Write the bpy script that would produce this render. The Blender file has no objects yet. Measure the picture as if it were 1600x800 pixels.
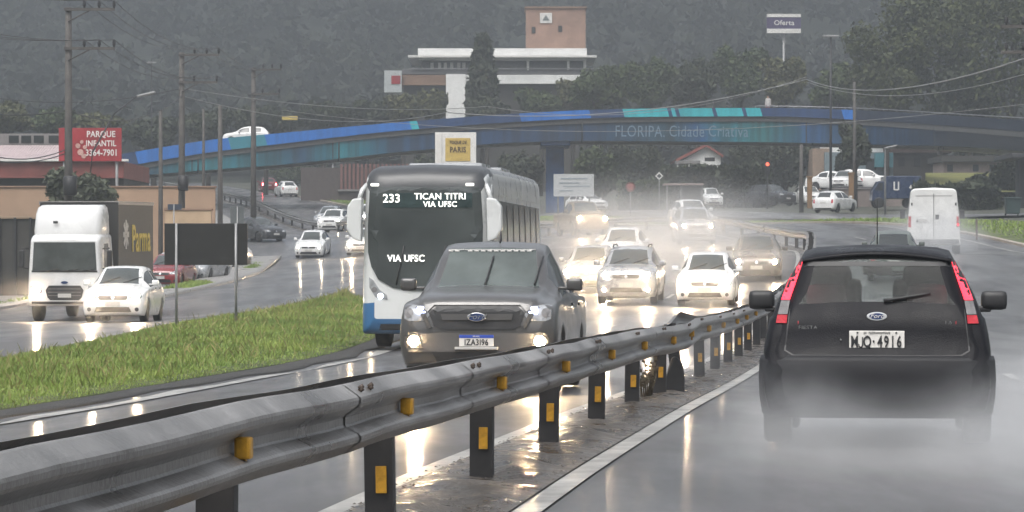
import bpy, bmesh, math, random
import numpy as np
from mathutils import Vector, Matrix
from mathutils.bvhtree import BVHTree

random.seed(7)
rng = np.random.default_rng(7)
scene = bpy.context.scene
C = scene.collection
F = 5000.0          # focal length in photo pixels (1600 wide)
CZ = 1.4            # camera height
R = math.radians


def at(px, py, d):
    """world point that stands d metres away behind photo pixel (px, py)"""
    return Vector(((px - 800) * d / F, d, CZ + (400 - py) * d / F))


# ------------------------------------------------------------------ tags
def tag(o, label=None, cat=None, group=None, kind=None):
    if label: o['label'] = label
    if cat: o['category'] = cat
    if group: o['group'] = group
    if kind: o['kind'] = kind
    return o


def empty(name, loc=(0, 0, 0), rz=0.0, label=None, cat=None, group=None, rx=0.0):
    o = bpy.data.objects.new(name, None)
    o.empty_display_size = 0.3
    C.objects.link(o)
    o.location = loc
    o.rotation_euler = (rx, 0, rz)
    return tag(o, label, cat, group)


# ------------------------------------------------------------------ materials
MATS = {}


def M(name, col, rough=.5, metal=0.0, var=.15, scale=3.0, bump=0.0, bscale=None, emit=0.0, spec=.5, coat=0.0,
      rvar=0.0, col2=None, detail=5.0, trans=0.0):
    if name in MATS: return MATS[name]
    m = bpy.data.materials.new(name)
    m.use_nodes = True
    nt = m.node_tree
    b = nt.nodes['Principled BSDF']
    tc = nt.nodes.new('ShaderNodeTexCoord')
    nz = nt.nodes.new('ShaderNodeTexNoise')
    nz.inputs['Scale'].default_value = scale
    nz.inputs['Detail'].default_value = detail
    nz.inputs['Roughness'].default_value = .6
    nt.links.new(tc.outputs['Object'], nz.inputs['Vector'])
    rp = nt.nodes.new('ShaderNodeValToRGB')
    c = np.array(col[:3], float)
    lo = c * (1 - var) if col2 is None else c
    hi = np.minimum(c * (1 + var), 1) if col2 is None else np.array(col2[:3])
    rp.color_ramp.elements[0].position = .32
    rp.color_ramp.elements[1].position = .68
    rp.color_ramp.elements[0].color = (*lo, 1)
    rp.color_ramp.elements[1].color = (*hi, 1)
    nt.links.new(nz.outputs['Fac'], rp.inputs['Fac'])
    nt.links.new(rp.outputs['Color'], b.inputs['Base Color'])
    b.inputs['Roughness'].default_value = rough
    b.inputs['Metallic'].default_value = metal
    b.inputs['Specular IOR Level'].default_value = spec
    b.inputs['Coat Weight'].default_value = coat
    b.inputs['Coat Roughness'].default_value = .12
    if rvar:
        mr = nt.nodes.new('ShaderNodeMapRange')
        mr.inputs['From Min'].default_value = .35
        mr.inputs['From Max'].default_value = .65
        mr.inputs['To Min'].default_value = max(rough - rvar, .02)
        mr.inputs['To Max'].default_value = rough + rvar
        nt.links.new(nz.outputs['Fac'], mr.inputs['Value'])
        nt.links.new(mr.outputs['Result'], b.inputs['Roughness'])
    if bump:
        n2 = nt.nodes.new('ShaderNodeTexNoise')
        n2.inputs['Scale'].default_value = bscale or scale * 6
        n2.inputs['Detail'].default_value = 4
        nt.links.new(tc.outputs['Object'], n2.inputs['Vector'])
        bp = nt.nodes.new('ShaderNodeBump')
        bp.inputs['Strength'].default_value = bump
        bp.inputs['Distance'].default_value = .03
        nt.links.new(n2.outputs['Fac'], bp.inputs['Height'])
        nt.links.new(bp.outputs['Normal'], b.inputs['Normal'])
    if emit:
        b.inputs['Emission Color'].default_value = (*c, 1)
        b.inputs['Emission Strength'].default_value = emit
    MATS[name] = m
    return m


def glass_mat(name, tint, alpha, rough=.06):
    """window glass one can see through"""
    if name in MATS: return MATS[name]
    m = bpy.data.materials.new(name)
    m.use_nodes = True
    nt = m.node_tree
    b = nt.nodes['Principled BSDF']
    out = nt.nodes['Material Output']
    b.inputs['Base Color'].default_value = (*tint, 1)
    b.inputs['Roughness'].default_value = rough
    tr = nt.nodes.new('ShaderNodeBsdfTransparent')
    tr.inputs['Color'].default_value = (.90, .94, .92, 1)
    mx = nt.nodes.new('ShaderNodeMixShader')
    mx.inputs['Fac'].default_value = alpha
    nt.links.new(tr.outputs[0], mx.inputs[1])
    nt.links.new(b.outputs[0], mx.inputs[2])
    nt.links.new(mx.outputs[0], out.inputs['Surface'])
    MATS[name] = m
    return m


# ------------------------------------------------------------------ mesh builder
class MB:
    def __init__(self):
        self.bm = bmesh.new()

    def box(self, c, s, rz=0.0, bev=0.0, mi=0, rx=0.0, ry=0.0):
        t = bmesh.new()
        bmesh.ops.create_cube(t, size=1)
        for v in t.verts: v.co = Vector((v.co.x * s[0], v.co.y * s[1], v.co.z * s[2]))
        if bev: bmesh.ops.bevel(t, geom=t.edges[:], offset=bev, segments=2, affect='EDGES', profile=.6)
        mt = Matrix.Translation(Vector(c)) @ Matrix.Rotation(rz, 4, 'Z') @ Matrix.Rotation(rx, 4, 'X') @ Matrix.Rotation(ry, 4, 'Y')
        self.merge(t, mt, mi)
        return self

    def merge(self, t, mt=None, mi=0):
        mp = {}
        for v in t.verts:
            mp[v] = self.bm.verts.new(mt @ v.co if mt else v.co)
        for f in t.faces:
            try:
                g = self.bm.faces.new([mp[v] for v in f.verts])
                g.material_index = mi
                g.smooth = f.smooth
            except ValueError:
                pass
        t.free()

    def cyl(self, p0, p1, r0, r1=None, n=10, mi=0, cap=True):
        r1 = r0 if r1 is None else r1
        return self.tube([p0, p1], [r0, r1], n, mi, cap)

    def tube(self, pts, r, n=8, mi=0, cap=True):
        pts = [Vector(p) for p in pts]
        rs = r if isinstance(r, (list, tuple)) else [r] * len(pts)
        rings = []
        up = Vector((0, 0, 1))
        for i, p in enumerate(pts):
            d = (pts[min(i + 1, len(pts) - 1)] - pts[max(i - 1, 0)])
            d = d.normalized() if d.length > 1e-9 else Vector((0, 0, 1))
            a = up if abs(d.z) < .95 else Vector((1, 0, 0))
            u = d.cross(a).normalized()
            v = d.cross(u).normalized()
            rings.append([self.bm.verts.new(p + (u * math.cos(2 * math.pi * k / n) + v * math.sin(2 * math.pi * k / n)) * rs[i]) for k in range(n)])
        for a, b in zip(rings, rings[1:]):
            for k in range(n):
                f = self.bm.faces.new((a[k], a[(k + 1) % n], b[(k + 1) % n], b[k]))
                f.smooth = True
                f.material_index = mi
        if cap and n > 2:
            for rg in (rings[0], rings[-1]):
                try:
                    f = self.bm.faces.new(rg)
                    f.material_index = mi
                except ValueError: pass
        return self

    def lathe(self, prof, axis='X', c=(0, 0, 0), n=24, mi=0, smooth=True):
        """prof: list of (a, r): a along axis"""
        c = Vector(c)
        rings = []
        for a, r in prof:
            rg = []
            for k in range(n):
                t = 2 * math.pi * k / n
                if axis == 'X': p = Vector((a, r * math.cos(t), r * math.sin(t)))
                elif axis == 'Y': p = Vector((r * math.cos(t), a, r * math.sin(t)))
                else: p = Vector((r * math.cos(t), r * math.sin(t), a))
                rg.append(self.bm.verts.new(c + p))
            rings.append(rg)
        for a, b in zip(rings, rings[1:]):
            for k in range(n):
                f = self.bm.faces.new((a[k], a[(k + 1) % n], b[(k + 1) % n], b[k]))
                f.smooth = smooth
                f.material_index = mi
        for rg in (rings[0], rings[-1]):
            f = self.bm.faces.new(rg)
            f.material_index = mi
        return self

    def prism(self, poly, y0, y1, mi=0, plane='XZ', bev=0.0):
        """extrude a 2D polygon: plane XZ along Y, XY along Z, YZ along X"""
        def P(u, v, w):
            return {'XZ': (u, w, v), 'XY': (u, v, w), 'YZ': (w, u, v)}[plane]
        t = bmesh.new()
        a = [t.verts.new(P(u, v, y0)) for u, v in poly]
        b = [t.verts.new(P(u, v, y1)) for u, v in poly]
        n = len(poly)
        t.faces.new(a)
        t.faces.new(b[::-1])
        for i in range(n): t.faces.new((a[i], b[i], b[(i + 1) % n], a[(i + 1) % n]))
        if bev: bmesh.ops.bevel(t, geom=t.edges[:], offset=bev, segments=2, affect='EDGES', profile=.6)
        self.merge(t, None, mi)
        return self

    def sheet(self, rows, mi=0, smooth=True):
        vs = [[self.bm.verts.new(p) for p in r] for r in rows]
        for a, b in zip(vs, vs[1:]):
            for i in range(len(a) - 1):
                f = self.bm.faces.new((a[i], a[i + 1], b[i + 1], b[i]))
                f.smooth = smooth
                f.material_index = mi
        return self

    def build(self, name, mats, parent=None, smooth=False, loc=None):
        bmesh.ops.recalc_face_normals(self.bm, faces=self.bm.faces[:])
        me = bpy.data.meshes.new(name)
        self.bm.to_mesh(me)
        self.bm.free()
        if smooth:
            for p in me.polygons: p.use_smooth = True
        if not isinstance(mats, (list, tuple)): mats = [mats]
        for m in mats: me.materials.append(m)
        o = bpy.data.objects.new(name, me)
        C.objects.link(o)
        if parent: o.parent = parent
        if loc is not None: o.location = loc
        return o


def np_mesh(name, V, nf, mat, parent=None, k=4, smooth=False):
    """V: (nf*k,3) separate polygons of k corners"""
    me = bpy.data.meshes.new(name)
    V = np.asarray(V, np.float32).reshape(-1, 3)
    me.vertices.add(len(V)); me.vertices.foreach_set('co', V.ravel())
    me.loops.add(nf * k); me.loops.foreach_set('vertex_index', np.arange(nf * k, dtype=np.int32))
    me.polygons.add(nf)
    me.polygons.foreach_set('loop_start', np.arange(0, nf * k, k, dtype=np.int32))
    me.update(calc_edges=True)
    me.validate()
    me.materials.append(mat)
    o = bpy.data.objects.new(name, me)
    C.objects.link(o)
    if parent: o.parent = parent
    return o


def text(body, size, mat, parent, loc, rot=(R(90), 0, 0), name='lettering', ext=.004, sx=1.0, align='CENTER', bold=0.0, shear=0.0):
    cu = bpy.data.curves.new(name, 'FONT')
    cu.body = body
    cu.size = size
    cu.align_x = align
    cu.align_y = 'CENTER'
    cu.extrude = ext
    cu.offset = bold
    cu.shear = shear
    cu.resolution_u = 3
    cu.space_line = .85
    cu.space_character = 1.06
    t = bpy.data.objects.new('tmp_text', cu)
    C.objects.link(t)
    dg = bpy.context.evaluated_depsgraph_get()
    me = bpy.data.meshes.new_from_object(t.evaluated_get(dg))
    bpy.data.objects.remove(t)
    me.name = name
    me.materials.clear()
    me.materials.append(mat)
    o = bpy.data.objects.new(name, me)
    C.objects.link(o)
    o.parent = parent
    o.location = loc
    o.rotation_euler = rot
    o.scale = (sx, 1, 1)
    return o


# ------------------------------------------------------------------ ground height
def smooth(t):
    t = np.clip(t, 0, 1)
    return t * t * (3 - 2 * t)


CTRL = [  # photo pixel and distance of places on the ground
    (748, 747, 20), (850, 695, 25), (990, 635, 32), (1370, 696, 23.2), (745, 620, 37), (600, 548, 62), (690, 546, 63),
    (0, 645, 34), (197, 503, 86), (90, 505, 98), (978, 472, 94), (1100, 482, 93), (1182, 440, 109), (1460, 402, 125),
    (1275, 388, 123), (1090, 383, 147), (1150, 359, 158), (1010, 362, 168), (482, 405, 185), (513, 366, 227), (428, 374, 200),
    (540, 362, 219), (400, 326, 262), (450, 308, 305), (270, 446, 150), (380, 430, 165), (1283, 331, 222), (868, 332, 262),
    (1000, 327, 240), (1300, 346, 200), (1580, 337, 190), (1520, 372, 140), (1590, 395, 118), (900, 340, 215), (925, 366, 168), (700, 345, 245)]
XYZ = [(-12, 15, -.1), (12, 15, 0), (-12, -20, 0), (12, -20, 0), (16, 50, -.25), (16, 80, -.2), (-25, 60, -.5), (-24, 100, -.3),
       (-40, 110, 0), (-40, 180, 1.5), (60, 120, 3), (60, 200, 5), (-60, 350, 9), (60, 350, 9), (0, 350, 8.5), (-60, 450, 12),
       (60, 450, 12), (0, 420, 11.5), (1.2, 10, .0), (-1.5, 9, .0), (-60, 20, 0), (60, 20, 1), (12, 36, -.15), (-60, 260, 5)]
P0 = np.array([tuple(at(*c)) for c in CTRL] + XYZ)
SX, SY = 14.0, 22.0


def _k(r2):
    return r2 * np.log(r2 + 1e-9) * .5


_A = P0[:, :2] / (SX, SY)
_n = len(_A)
_D = ((_A[:, None] - _A[None]) ** 2).sum(-1)
_Pm = np.hstack([np.ones((_n, 1)), _A])
_S = np.block([[_k(_D) + .12 * np.eye(_n), _Pm], [_Pm.T, np.zeros((3, 3))]])
_W = np.linalg.solve(_S, np.concatenate([P0[:, 2], np.zeros(3)]))


def Zn(X, Y):
    """ground height, vectorised"""
    X = np.atleast_1d(np.asarray(X, float)); Y = np.atleast_1d(np.asarray(Y, float))
    xc, yc = np.clip(X, -80, 80), np.clip(Y, -20, 430)
    q = np.stack([xc / SX, yc / SY], -1)
    z = np.empty(len(q))
    for i in range(0, len(q), 4000):
        qq = q[i:i + 4000]
        d = ((qq[:, None] - _A[None]) ** 2).sum(-1)
        z[i:i + 4000] = _k(d) @ _W[:_n] + _W[_n] + qq @ _W[_n + 1:]
    far = smooth((Y - 390) / 780.0)
    z = z + far * (108 + 16 * np.sin(X / 130.0 + 1.0) + 9 * np.sin(X / 47.0 + Y / 90)) + .02 * np.clip(Y - 430, 0, None)
    z = z + smooth((np.abs(X) - 90) / 420.0) * (25 + smooth((Y - 60) / 500) * 45)
    z = z + smooth((-70 - Y) / 230.0) * 75      # unseen slope added behind the camera to keep low sky out of reflections
    return z


def ground_hit(px, py, d0=380, d1=1000):
    """distance at which the line of sight through a photo pixel meets the hillside"""
    for d in np.arange(d0, d1, 4.0):
        if Zg((px - 800) * d / F, d) > CZ + (400 - py) * d / F: return d
    return d1


def Zg(x, y):
    return float(Zn([x], [y])[0])


def G(x, y, dz=0.0):
    return Vector((x, y, Zg(x, y) + dz))


def resample(path, step):
    """Catmull-Rom through (x,y) points, about `step` apart"""
    p = [Vector(q).to_2d() for q in path]
    p = [p[0] * 2 - p[1]] + p + [p[-1] * 2 - p[-2]]
    out = []
    for i in range(1, len(p) - 2):
        n = max(1, int((p[i + 1] - p[i]).length / step))
        for k in range(n):
            t = k / n
            a, b, c, d = p[i - 1], p[i], p[i + 1], p[i + 2]
            out.append(.5 * ((2 * b) + (c - a) * t + (2 * a - 5 * b + 4 * c - d) * t * t + (3 * b - a - 3 * c + d) * t ** 3))
    out.append(p[-2])
    return out


def offset_pts(pts, off):
    o = []
    for i, p in enumerate(pts):
        t = (pts[min(i + 1, len(pts) - 1)] - pts[max(i - 1, 0)]).normalized()
        o.append(p + Vector((t.y, -t.x)) * off)     # positive = right of the travel direction
    return o


def strip(name, pts, lo, hi, mat, dz=0.0, n=6, kind='structure', thick=None, mounding=0.0, lofn=None):
    """ground strip along pts between two offsets (numbers or functions of the index)"""
    mb = MB()
    L = [offset_pts(pts, lo + (hi - lo) * k / n) for k in range(n + 1)]
    X = np.array([[q.x for q in r] for r in L]); Y = np.array([[q.y for q in r] for r in L])
    Z = Zn(X.ravel(), Y.ravel()).reshape(X.shape) + dz
    rows = []
    for i in range(len(pts)):
        row = []
        for k in range(n + 1):
            row.append(Vector((X[k, i], Y[k, i], Z[k, i] + mounding * math.sin(math.pi * k / n))))
        if thick:
            row = [row[0] - Vector((0, 0, thick))] + row + [row[-1] - Vector((0, 0, thick))]
        rows.append(row)
    mb.sheet(rows, smooth=not thick)
    o = mb.build(name, mat)
    if kind: o['kind'] = kind
    return o


def area(name, left, right, mat, dz=0.0, n=6, thick=None, mounding=0.0, rough=0.0):
    """ground patch lofted between two (x,y) polylines of equal length"""
    mb = MB()
    rows = []
    for a, b in zip(left, right):
        row = []
        for k in range(n + 1):
            f = k / n
            x, y = a[0] + (b[0] - a[0]) * f, a[1] + (b[1] - a[1]) * f
            row.append(G(x, y, dz + mounding * math.sin(math.pi * f) + (random.uniform(-rough, rough) if rough else 0)))
        if thick:
            row = [row[0] - Vector((0, 0, thick))] + row + [row[-1] - Vector((0, 0, thick))]
        rows.append(row)
    mb.sheet(rows)
    o = mb.build(name, mat)
    o['kind'] = 'structure'
    return o
# ------------------------------------------------------------------ surface materials of the setting
def wet_asphalt(name, dark=.075, light=.185, puddle=.55):
    m = bpy.data.materials.new(name)
    m.use_nodes = True
    nt = m.node_tree
    N, L = nt.nodes.new, nt.links.new
    b = nt.nodes['Principled BSDF']
    tc = N('ShaderNodeTexCoord')
    big = N('ShaderNodeTexNoise'); big.inputs['Scale'].default_value = .35; big.inputs['Detail'].default_value = 6
    mp = N('ShaderNodeMapping'); mp.inputs['Rotation'].default_value = (0, 0, R(6.6)); mp.inputs['Scale'].default_value = (1.6, .28, 1)
    L(tc.outputs['Object'], mp.inputs['Vector']); L(mp.outputs['Vector'], big.inputs['Vector'])
    fine = N('ShaderNodeTexNoise'); fine.inputs['Scale'].default_value = 60; fine.inputs['Detail'].default_value = 3
    L(tc.outputs['Object'], fine.inputs['Vector'])
    mid = N('ShaderNodeTexNoise'); mid.inputs['Scale'].default_value = 3.2; mid.inputs['Detail'].default_value = 4
    L(tc.outputs['Object'], mid.inputs['Vector'])
    r1 = N('ShaderNodeValToRGB')
    r1.color_ramp.elements[0].position = .3; r1.color_ramp.elements[1].position = .7
    r1.color_ramp.elements[0].color = (dark, dark, dark * 1.05, 1); r1.color_ramp.elements[1].color = (light, light * .98, light * .97, 1)
    L(big.outputs['Fac'], r1.inputs['Fac'])
    mx = N('ShaderNodeMixRGB'); mx.blend_type = 'MULTIPLY'; mx.inputs['Fac'].default_value = .5
    L(r1.outputs['Color'], mx.inputs['Color1']); L(fine.outputs['Color'], mx.inputs['Color2'])
    L(mx.outputs['Color'], b.inputs['Base Color'])
    mr = N('ShaderNodeMapRange')
    mr.inputs['From Min'].default_value = puddle - .17; mr.inputs['From Max'].default_value = puddle + .03
    mr.inputs['To Min'].default_value = .60; mr.inputs['To Max'].default_value = .30
    L(big.outputs['Fac'], mr.inputs['Value']); L(mr.outputs['Result'], b.inputs['Roughness'])
    b.inputs['Specular IOR Level'].default_value = .5
    b.inputs['IOR'].default_value = 1.4
    ad = N('ShaderNodeMath'); ad.operation = 'MULTIPLY_ADD'; ad.inputs[1].default_value = .35
    L(mid.outputs['Fac'], ad.inputs[0]); L(fine.outputs['Fac'], ad.inputs[2])
    bp = N('ShaderNodeBump'); bp.inputs['Distance'].default_value = .012
    st = N('ShaderNodeMapRange'); st.inputs['From Min'].default_value = puddle - .12; st.inputs['From Max'].default_value = puddle + .04
    st.inputs['To Min'].default_value = .42; st.inputs['To Max'].default_value = .08
    L(big.outputs['Fac'], st.inputs['Value']); L(st.outputs['Result'], bp.inputs['Strength'])
    L(ad.outputs[0], bp.inputs['Height']); L(bp.outputs['Normal'], b.inputs['Normal'])
    b.inputs['Coat Weight'].default_value = .30
    b.inputs['Coat Roughness'].default_value = .13
    b.inputs['Coat IOR'].default_value = 1.33
    MATS[name] = m
    return m


asphalt = wet_asphalt('wet_asphalt')
asphalt_side = wet_asphalt('wet_side_asphalt', .13, .20, .60)
mud = M('wet_mud', (.05, .042, .035), .35, var=.5, scale=2.2, bump=.9, bscale=14, rvar=.25, col2=(.13, .115, .10))
soil = M('soil', (.028, .025, .020), .6, var=.4, scale=3, bump=.8, bscale=20)
turf = M('turf', (.05, .07, .022), .9, scale=.8, col2=(.10, .115, .04), bump=.6, bscale=12)
ground_m = M('ground', (.045, .05, .035), .9, scale=.12, col2=(.075, .075, .055), bump=.4, bscale=3)
paint_line = M('road_paint', (.16, .155, .145), .35, scale=2.2, col2=(.46, .45, .42), bump=.2, bscale=40)
concrete = M('wet_concrete', (.20, .19, .18), .4, scale=.9, col2=(.32, .31, .29), bump=.3, bscale=20, rvar=.15)
kerb_m = M('kerb_concrete', (.22, .21, .20), .5, scale=2, col2=(.36, .34, .32))
hill_m = M('hill_ground', (.010, .014, .009), 1, scale=.03, col2=(.024, .030, .017), bump=1, bscale=.4)


# ------------------------------------------------------------------ terrain
def make_ground():
    xs = np.unique(np.concatenate([np.arange(-40, 41, 2.0), np.arange(-120, 121, 8.0), np.arange(-700, 701, 35.0)]))
    ys = np.unique(np.concatenate([np.arange(-400, -50, 25.0), np.arange(-50, 130, 3.0), np.arange(130, 360, 5.0), np.arange(360, 1460, 18.0)]))
    X, Y = np.meshgrid(xs, ys)
    Z = Zn(X.ravel(), Y.ravel()).reshape(X.shape) - .12
    mb = MB()
    mb.sheet([[Vector((X[i, j], Y[i, j], Z[i, j])) for j in range(len(xs))] for i in range(len(ys))])
    o = mb.build('ground', [ground_m, hill_m], smooth=True)
    for p in o.data.polygons:
        if p.center.y > 395 or p.center.y < -80: p.material_index = 1
    o['kind'] = 'structure'


make_ground()

rail_path = [(-2.5 + .1155 * y, y) for y in (-14, 6, 26, 46, 66, 86, 104)] + \
    [(11.3, 121), (11.7, 133), (11.25, 146), (9.7, 158), (6.6, 170), (1.5, 184), (-4.5, 200), (-11.2, 219), (-16.5, 240), (-21.2, 262), (-29.5, 305), (-38, 345), (-46, 382)]
rail_pts = resample(rail_path, 2.0)
strip('highway', rail_pts, -9.4, 9.0, asphalt, 0, n=12)
side_path = [(-13.5, -10), (-13.3, 30), (-13.2, 60), (-13.0, 90), (-12.6, 120), (-12.0, 150), (-11.6, 180), (-12.2, 205), (-14.5, 232), (-20, 262)]
side_pts = resample(side_path, 2.0)
strip('side_street', side_pts, -4.6, 4.4, asphalt_side, .014, n=6)
# the two pale edge lines beside the barrier, the outer lines and the lane dashes
rail_near = [p for p in rail_pts if p.y < 330]
strip('edge_line', rail_near, .50, .66, paint_line, .012, n=1)
strip('edge_line', rail_near, -.56, -.42, paint_line, .012, n=1)
strip('edge_line', rail_near, 7.9, 8.05, paint_line, .012, n=1)


def dashes(off, name='lane_dashes'):
    mb = MB()
    pts = resample(rail_path, .5)
    L = offset_pts(pts, off - .06)
    Rr = offset_pts(pts, off + .06)
    i = 4
    while i + 8 < len(pts):
        if pts[i].y > 240: break
        mb.sheet([[G(L[k].x, L[k].y, .012), G(Rr[k].x, Rr[k].y, .012)] for k in range(i, i + 7)])
        i += 22
    o = mb.build(name, paint_line)
    o['kind'] = 'structure'


dashes(4.25)
dashes(-4.1)


def median():
    mb = MB()
    pts = [p for p in resample(rail_path, .25) if p.y < 60] + [p for p in resample(rail_path, 2) if 60 <= p.y < 330]
    offs = np.linspace(-.41, .49, 9)
    rows = []
    L = [offset_pts(pts, o) for o in offs]
    for i in range(len(pts)):
        row = []
        for k in range(9):
            q = L[k][i]
            h = math.sin(math.pi * k / 8) ** .6
            z = .016 + h * (.028 + .03 * math.sin(q.y * 2.1 + k) * math.sin(q.y * .77 + 1) + random.uniform(-.012, .016))
            row.append(G(q.x, q.y, max(z, .014)))
        rows.append(row)
    mb.sheet(rows)
    o = mb.build('median_strip', mud)
    o['kind'] = 'structure'
    # loose gravel and mud crumbs on it
    V = []
    n = 2600
    for _ in range(n):
        y = 11 + 45 * random.random() ** 1.5
        x = -2.5 + .1155 * y + random.uniform(-.42, .5)
        r = random.uniform(.006, .018) * (1.8 if random.random() < .06 else 1)
        p = G(x, y, .03)
        a = random.uniform(0, 6.28)
        q = [p + Vector((r * math.cos(a + k * 2.094), r * math.sin(a + k * 2.094), 0)) for k in range(3)]
        t = p + Vector((random.uniform(-.4, .4) * r, random.uniform(-.4, .4) * r, r * random.uniform(.35, .8)))
        for k in range(3): V += [q[k], q[(k + 1) % 3], t]
    o = np_mesh('gravel', np.array([tuple(v) for v in V]), n * 3, mud, k=3)
    o['kind'] = 'stuff'


median()

# the paved mouth of the side street beyond the tip of the verge
jl = [(-9.0, y) for y in range(96, 226, 3)]
jr = [(min(q.x for q in offset_pts(rail_pts, -9.0) if abs(q.y - y) < 4), y) for y in range(96, 226, 3)]
area('junction', jl, jr, asphalt_side, .007, n=6)
# verge of grass between the carriageway and the side street
gl = [(-9.6, 12), (-9.4, 30), (-9.3, 45), (-9.2, 60), (-8.9, 78), (-8.5, 92), (-7.6, 104), (-6.0, 113)]
gr = [(-7.6, 12), (-5.75, 30), (-4.6, 45), (-3.35, 60), (-2.9, 78), (-3.4, 92), (-4.4, 104), (-5.8, 113)]
gl2 = resample(gl, 2.0); gr2 = resample(gr, 2.0)
m_ = min(len(gl2), len(gr2))
gl2 = [gl2[int(i * (len(gl2) - 1) / (m_ - 1))] for i in range(m_)]
gr2 = [gr2[int(i * (len(gr2) - 1) / (m_ - 1))] for i in range(m_)]
area('grass_verge', gl2, gr2, turf, .03, n=8, thick=.12, mounding=.10)
so = [(p.x + .55 + .10 * math.sin(p.y * .9) + .09 * math.sin(p.y * 2.7 + 1) + random.uniform(-.06, .06), p.y) for p in gr2]
area('soil_edge', [(p.x - .05, p.y) for p in gr2], so, soil, .022, n=3, thick=.05, rough=.008)


area('edge_line', [(a + .22, b) for a, b in so], [(p.x + .95, p.y) for p in gr2], paint_line, .013, n=1)


def grass(name, left, right, n, hmin, hmax, mat, dens=1.6, w=.012, mound=.10):
    left = np.array([(p[0], p[1]) for p in left]); right = np.array([(p[0], p[1]) for p in right])
    t = rng.random(n) ** dens * (len(left) - 1)
    i = np.minimum(t.astype(int), len(left) - 2); f = (t - i)[:, None]
    a = left[i] * (1 - f) + left[i + 1] * f
    b = right[i] * (1 - f) + right[i + 1] * f
    u = rng.random(n)
    p = a + (b - a) * u[:, None]
    z = Zn(p[:, 0], p[:, 1]) + .02 + mound * np.sin(math.pi * u)
    clump = .55 + .45 * np.sin(p[:, 0] * 2.7 + 1.3 * np.sin(p[:, 1] * 1.1)) * np.sin(p[:, 1] * 1.9 + .8)
    edge = np.clip(np.minimum(u, 1 - u) * 9, .45, 1)
    h = (hmin + (hmax - hmin) * rng.random(n) * clump) * edge
    ang = rng.random(n) * 6.283
    s = 1 + p[:, 1] / 70.0
    d = np.stack([np.cos(ang), np.sin(ang)], -1) * (w * s)[:, None]
    lean = rng.normal(0, .35, (n, 2)) * h[:, None]
    B = np.zeros((n, 4, 3))
    B[:, 0, :2] = p - d; B[:, 1, :2] = p + d
    B[:, 2, :2] = p + lean * .55 + d * .6; B[:, 3, :2] = p + lean * 1.1 - d * .1
    B[:, 0, 2] = z; B[:, 1, 2] = z; B[:, 2, 2] = z + h * .65; B[:, 3, 2] = z + h
    o = np_mesh(name, B, n, mat)
    o['kind'] = 'stuff'; o['label'] = 'uneven green grass growing on the ground'; o['category'] = 'grass'
    return o


blade = M('grass_blades', (.105, .185, .028), .6, scale=.30, col2=(.27, .34, .070), detail=10)
# paved island between the parked cars and the side street
il = [(-14.2, 108), (-14.9, 125), (-15.0, 145), (-15.2, 165), (-15.6, 186)]
ir = [(-14.0, 108), (-12.9, 125), (-12.8, 145), (-13.0, 165), (-13.4, 186)]
area('traffic_island', il, ir, concrete, .13, n=4, thick=.14)
grass('grass', [(-14.6, 132), (-14.8, 144)], [(-13.1, 132), (-13.2, 144)], 2500, .05, .25, blade, dens=1, mound=.12)
grass('grass', [(-14.4, 170), (-14.6, 178)], [(-13.3, 170), (-13.4, 178)], 1500, .05, .25, blade, dens=1, mound=.12)
grass('grass', gl2, gr2, 230000, .03, .155, blade, dens=1.7, w=.0042)
tuft = M('tall_grass', (.12, .14, .03), .7, scale=.6, col2=(.30, .27, .10), detail=8)
grass('grass', gl2, gr2, 9000, .10, .34, tuft, dens=1.6, w=.004)
# land left of the side street: kerb, pavement, a narrow strip of grass
lo = lambda off: offset_pts(side_pts, off)
strip('kerb', side_pts, -4.82, -4.6, kerb_m, .11, n=1, thick=.14)
strip('pavement', side_pts, -8.6, -4.82, concrete, .10, n=4, thick=.1)
strip('grass_strip', side_pts, -12.5, -8.6, turf, .05, n=4)
sp1 = [p for p in side_pts if 50 < p.y < 230]
grass('grass', offset_pts(sp1, -12), offset_pts(sp1, -8.7), 16000, .08, .3, blade, dens=1, mound=.03)
grass('grass', offset_pts(sp1, -5.9), offset_pts(sp1, -5.2), 2600, .05, .22, blade, dens=1, mound=.08)
# land right of the highway: kerb, a strip of grass, the street beyond it
rp = [p for p in rail_pts if 96 < p.y < 320]
kr = [p for p in rail_pts if p.y < 320]
strip('kerb', kr, 9.0, 9.25, M('worn_kerb', (.28, .22, .17), .5, scale=1.2, col2=(.40, .36, .31)), .10, n=1, thick=.14)
strip('pavement', [p for p in rail_pts if p.y < 128], 9.25, 14.5, concrete, .09, n=4, thick=.1)
rp2 = [p for p in rail_pts if 124 < p.y < 300]
strip('grass_strip', rp2, 9.25, 15.5, turf, .07, n=4)
grass('grass', offset_pts(rp2, 9.4), offset_pts(rp2, 15.3), 16000, .06, .24, blade, dens=1, mound=.05)
cross = resample([(60, 150), (42, 176), (30, 196), (20, 210), (8, 228), (0, 246), (-10, 270)], 3)
strip('service_street', cross, -4.5, 4.5, asphalt_side, .03, n=5)

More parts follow.
